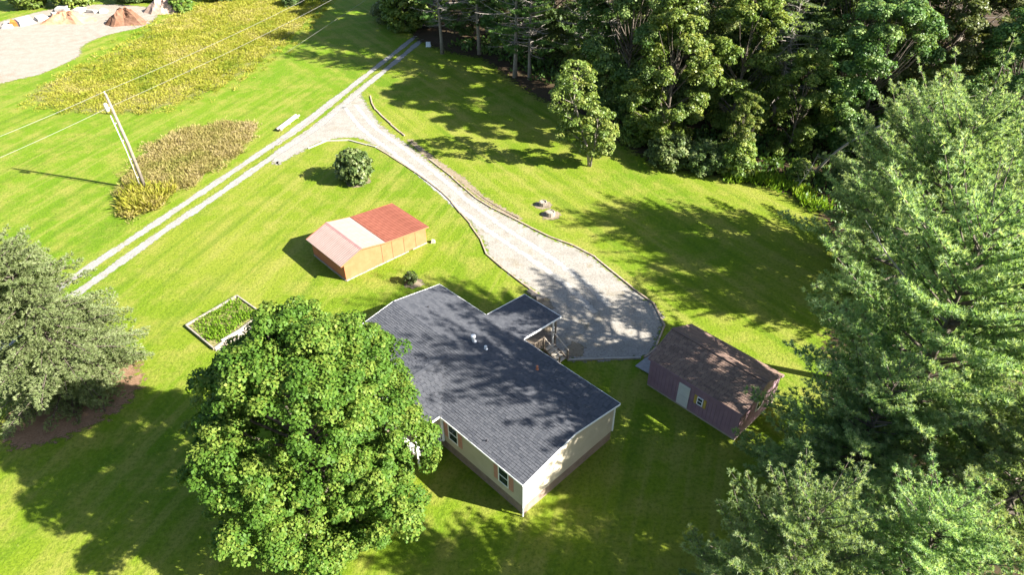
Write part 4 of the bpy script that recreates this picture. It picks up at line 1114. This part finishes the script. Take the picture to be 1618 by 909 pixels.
tag(link('meadow_weeds', weed_mesh('meadow_weeds', m2, 8000, .6, .042, M_weedb, 4, per=8, lean=1.0, edge_noise=.8)), 'brown weed patch between the pole and the road', 'weeds', kind='stuff')
tag(link('meadow_weeds', weed_mesh('meadow_weeds', [(-38.4,58.8),(-38.4,61.8),(-36.4,62.6),(-34.6,61.4),(-35.3,59.2),(-36.6,57.4)], 1100, 1.0, .06, M_weed, 5, per=10, lean=.8)), 'bright green bushy weeds at the foot of the pole', 'weeds', kind='stuff')
tag(link('bed_weeds', weed_mesh('bed_weeds', [(-24.9,40.9),(-22.5,44.1),(-20.3,42.4),(-22.2,38.6)], 520, .36, .045, M_grassy, 6, per=9, edge_noise=.1)), 'green weeds filling the raised garden bed', 'weeds', kind='stuff')
tag(link('edge_grass', weed_mesh('edge_grass', [(22,64.2),(25,63.3),(28.6,60.4),(29.2,57.5),(30.4,58),(30,61.5),(26,64.6),(22.5,65.4)], 900, .8, .07, M_grassy, 7, per=8)), 'bright tall grass along the forest corner of the lawn', 'grass', kind='stuff')
tag(link('undergrowth', weed_mesh('undergrowth', [(-10,106),(-4,104),(2,96),(6,88),(11,82),(15,74),(20,68),(28,64),(30,58),(33,45),(60,45),(75,80),(55,120),(10,125)], 9000, 1.1, .16, M_broad, 8, lean=.9, per=6)), 'dark leafy undergrowth on the forest floor', 'undergrowth', kind='stuff')

# dirt heaps and rubble on the lot
M_dirt = mat_basic('brown_dirt', (.108, .054, .032), (.194, .108, .072), 1.2, .95, .05, 3, .9)
M_rub = mat_basic('pale_rubble', (.252, .237, .217), (.332, .318, .297), 2, .9, .1, 5, .5)
def heap(label, x, y, rx, ry, hz, seed, mat, cat='dirt heap', name='dirt_heap'):
    rs = np.random.RandomState(seed); V = []; F = []; nr, na = 9, 30
    ph = rs.rand(6)*6.28
    for i in range(nr+1):
        for k in range(na):
            a = 6.283*k/na; r = i/nr
            e = 1+.14*math.sin(3*a+ph[0])+.09*math.sin(5*a+ph[1])+.05*math.sin(9*a+ph[2])
            z = hz*(1-r**1.6)**1.2*(1+.22*math.sin(4*a+ph[3]+r*4)*(r*(1-r)*4))+rs.randn()*.10*hz*(1-r)*min(1, r*4)+.25*hz*math.sin(2*a+ph[4])*r*(1-r)-.03*(i == nr)
            V.append((math.cos(a)*rx*r*e, math.sin(a)*ry*r*e, z))
    for i in range(nr):
        for k in range(na): F.append((i*na+k, i*na+(k+1) % na, (i+1)*na+(k+1) % na, (i+1)*na+k))
    me = bpy.data.meshes.new(name); me.from_pydata(V, [], F); me.materials.append(mat)
    tag(link(name, me, None, (x, y, 0)), label, cat)
heap('dark brown dirt heap nearest the golden weeds', -64.8, 120.2, 3.4, 2.4, 2.2, 1, M_dirt)
heap('low reddish dirt heap in the middle of the lot', -75.2, 121.5, 4.6, 2.6, 1.5, 2, mat_basic('red_dirt', (.30, .15, .085), (.40, .23, .15), 1, .95, .05, 3, .9))
heap('grey brown dirt heap at the back corner of the lot', -61.0, 126.8, 3.2, 2.4, 2.3, 3, mat_basic('grey_dirt', (.25, .17, .13), (.36, .27, .22), 1, .95, .05, 3, .9))
rr = random.Random(12)
spots = [(-83.4,117.6,.9,.5),(-81.6,119.6,1.3,1.1),(-80.2,122.0,1.0,.7),(-78.6,123.6,1.0,.8),(-77.2,124.4,.8,.6),(-79.4,127.4,1.1,.8),(-75.8,126.6,1.0,.7),(-73.6,126.4,.9,.5),(-71.4,126.2,.8,.6),(-84.6,119.4,.7,.5)]
lbs = ['flat pale slab at the left edge of the lot','large square pale slab leaning at the back of the lot','pale slab right of the large leaning one','pale block in front of the bright bush','white block beside the red dirt heap','pale slab in the shade of the bushes','pale slab behind the red dirt heap','broken slab right of the red dirt heap, in the rubble row','last slab of the rubble row before the dark dirt heap','small slab beside the orange scrap at the lot edge']
for (x, y, s, h), lb in zip(spots, lbs):
    j = lambda: rr.uniform(-.15, .15)
    o = MB().hexa([(-s+j(),-s*.6+j(),0),(s+j(),-s*.7+j(),0),(s*.9+j(),s*.6+j(),0),(-s+j(),s*.7+j(),0)], [(-s*.9+j(),-s*.5+j(),h*.6),(s*.8+j(),-s*.6+j(),h*.7),(s*.8+j(),s*.5+j(),h),(-s*.8+j(),s*.5+j(),h)]).build('rubble_slab', M_rub, loc=(x, y, 0))
    o.rotation_euler = (0, 0, rr.uniform(0, 3)); tag(o, lb, 'rubble', 'rubble along the back of the lot')
o = MB().hexa([(-.8,-.5,0),(.8,-.5,0),(.7,.5,0),(-.8,.6,0)], [(-.5,-.3,.8),(.6,-.2,.5),(.4,.3,.7),(-.6,.3,1.0)]).build('orange_scrap', mat_basic('orange_scrap_paint', (.60, .10, .02), (.68, .15, .03), 3, .6, .3), loc=(-82.9, 118.9, 0))
tag(o, 'small orange scrap piece among the slabs at the left lot edge', 'scrap')
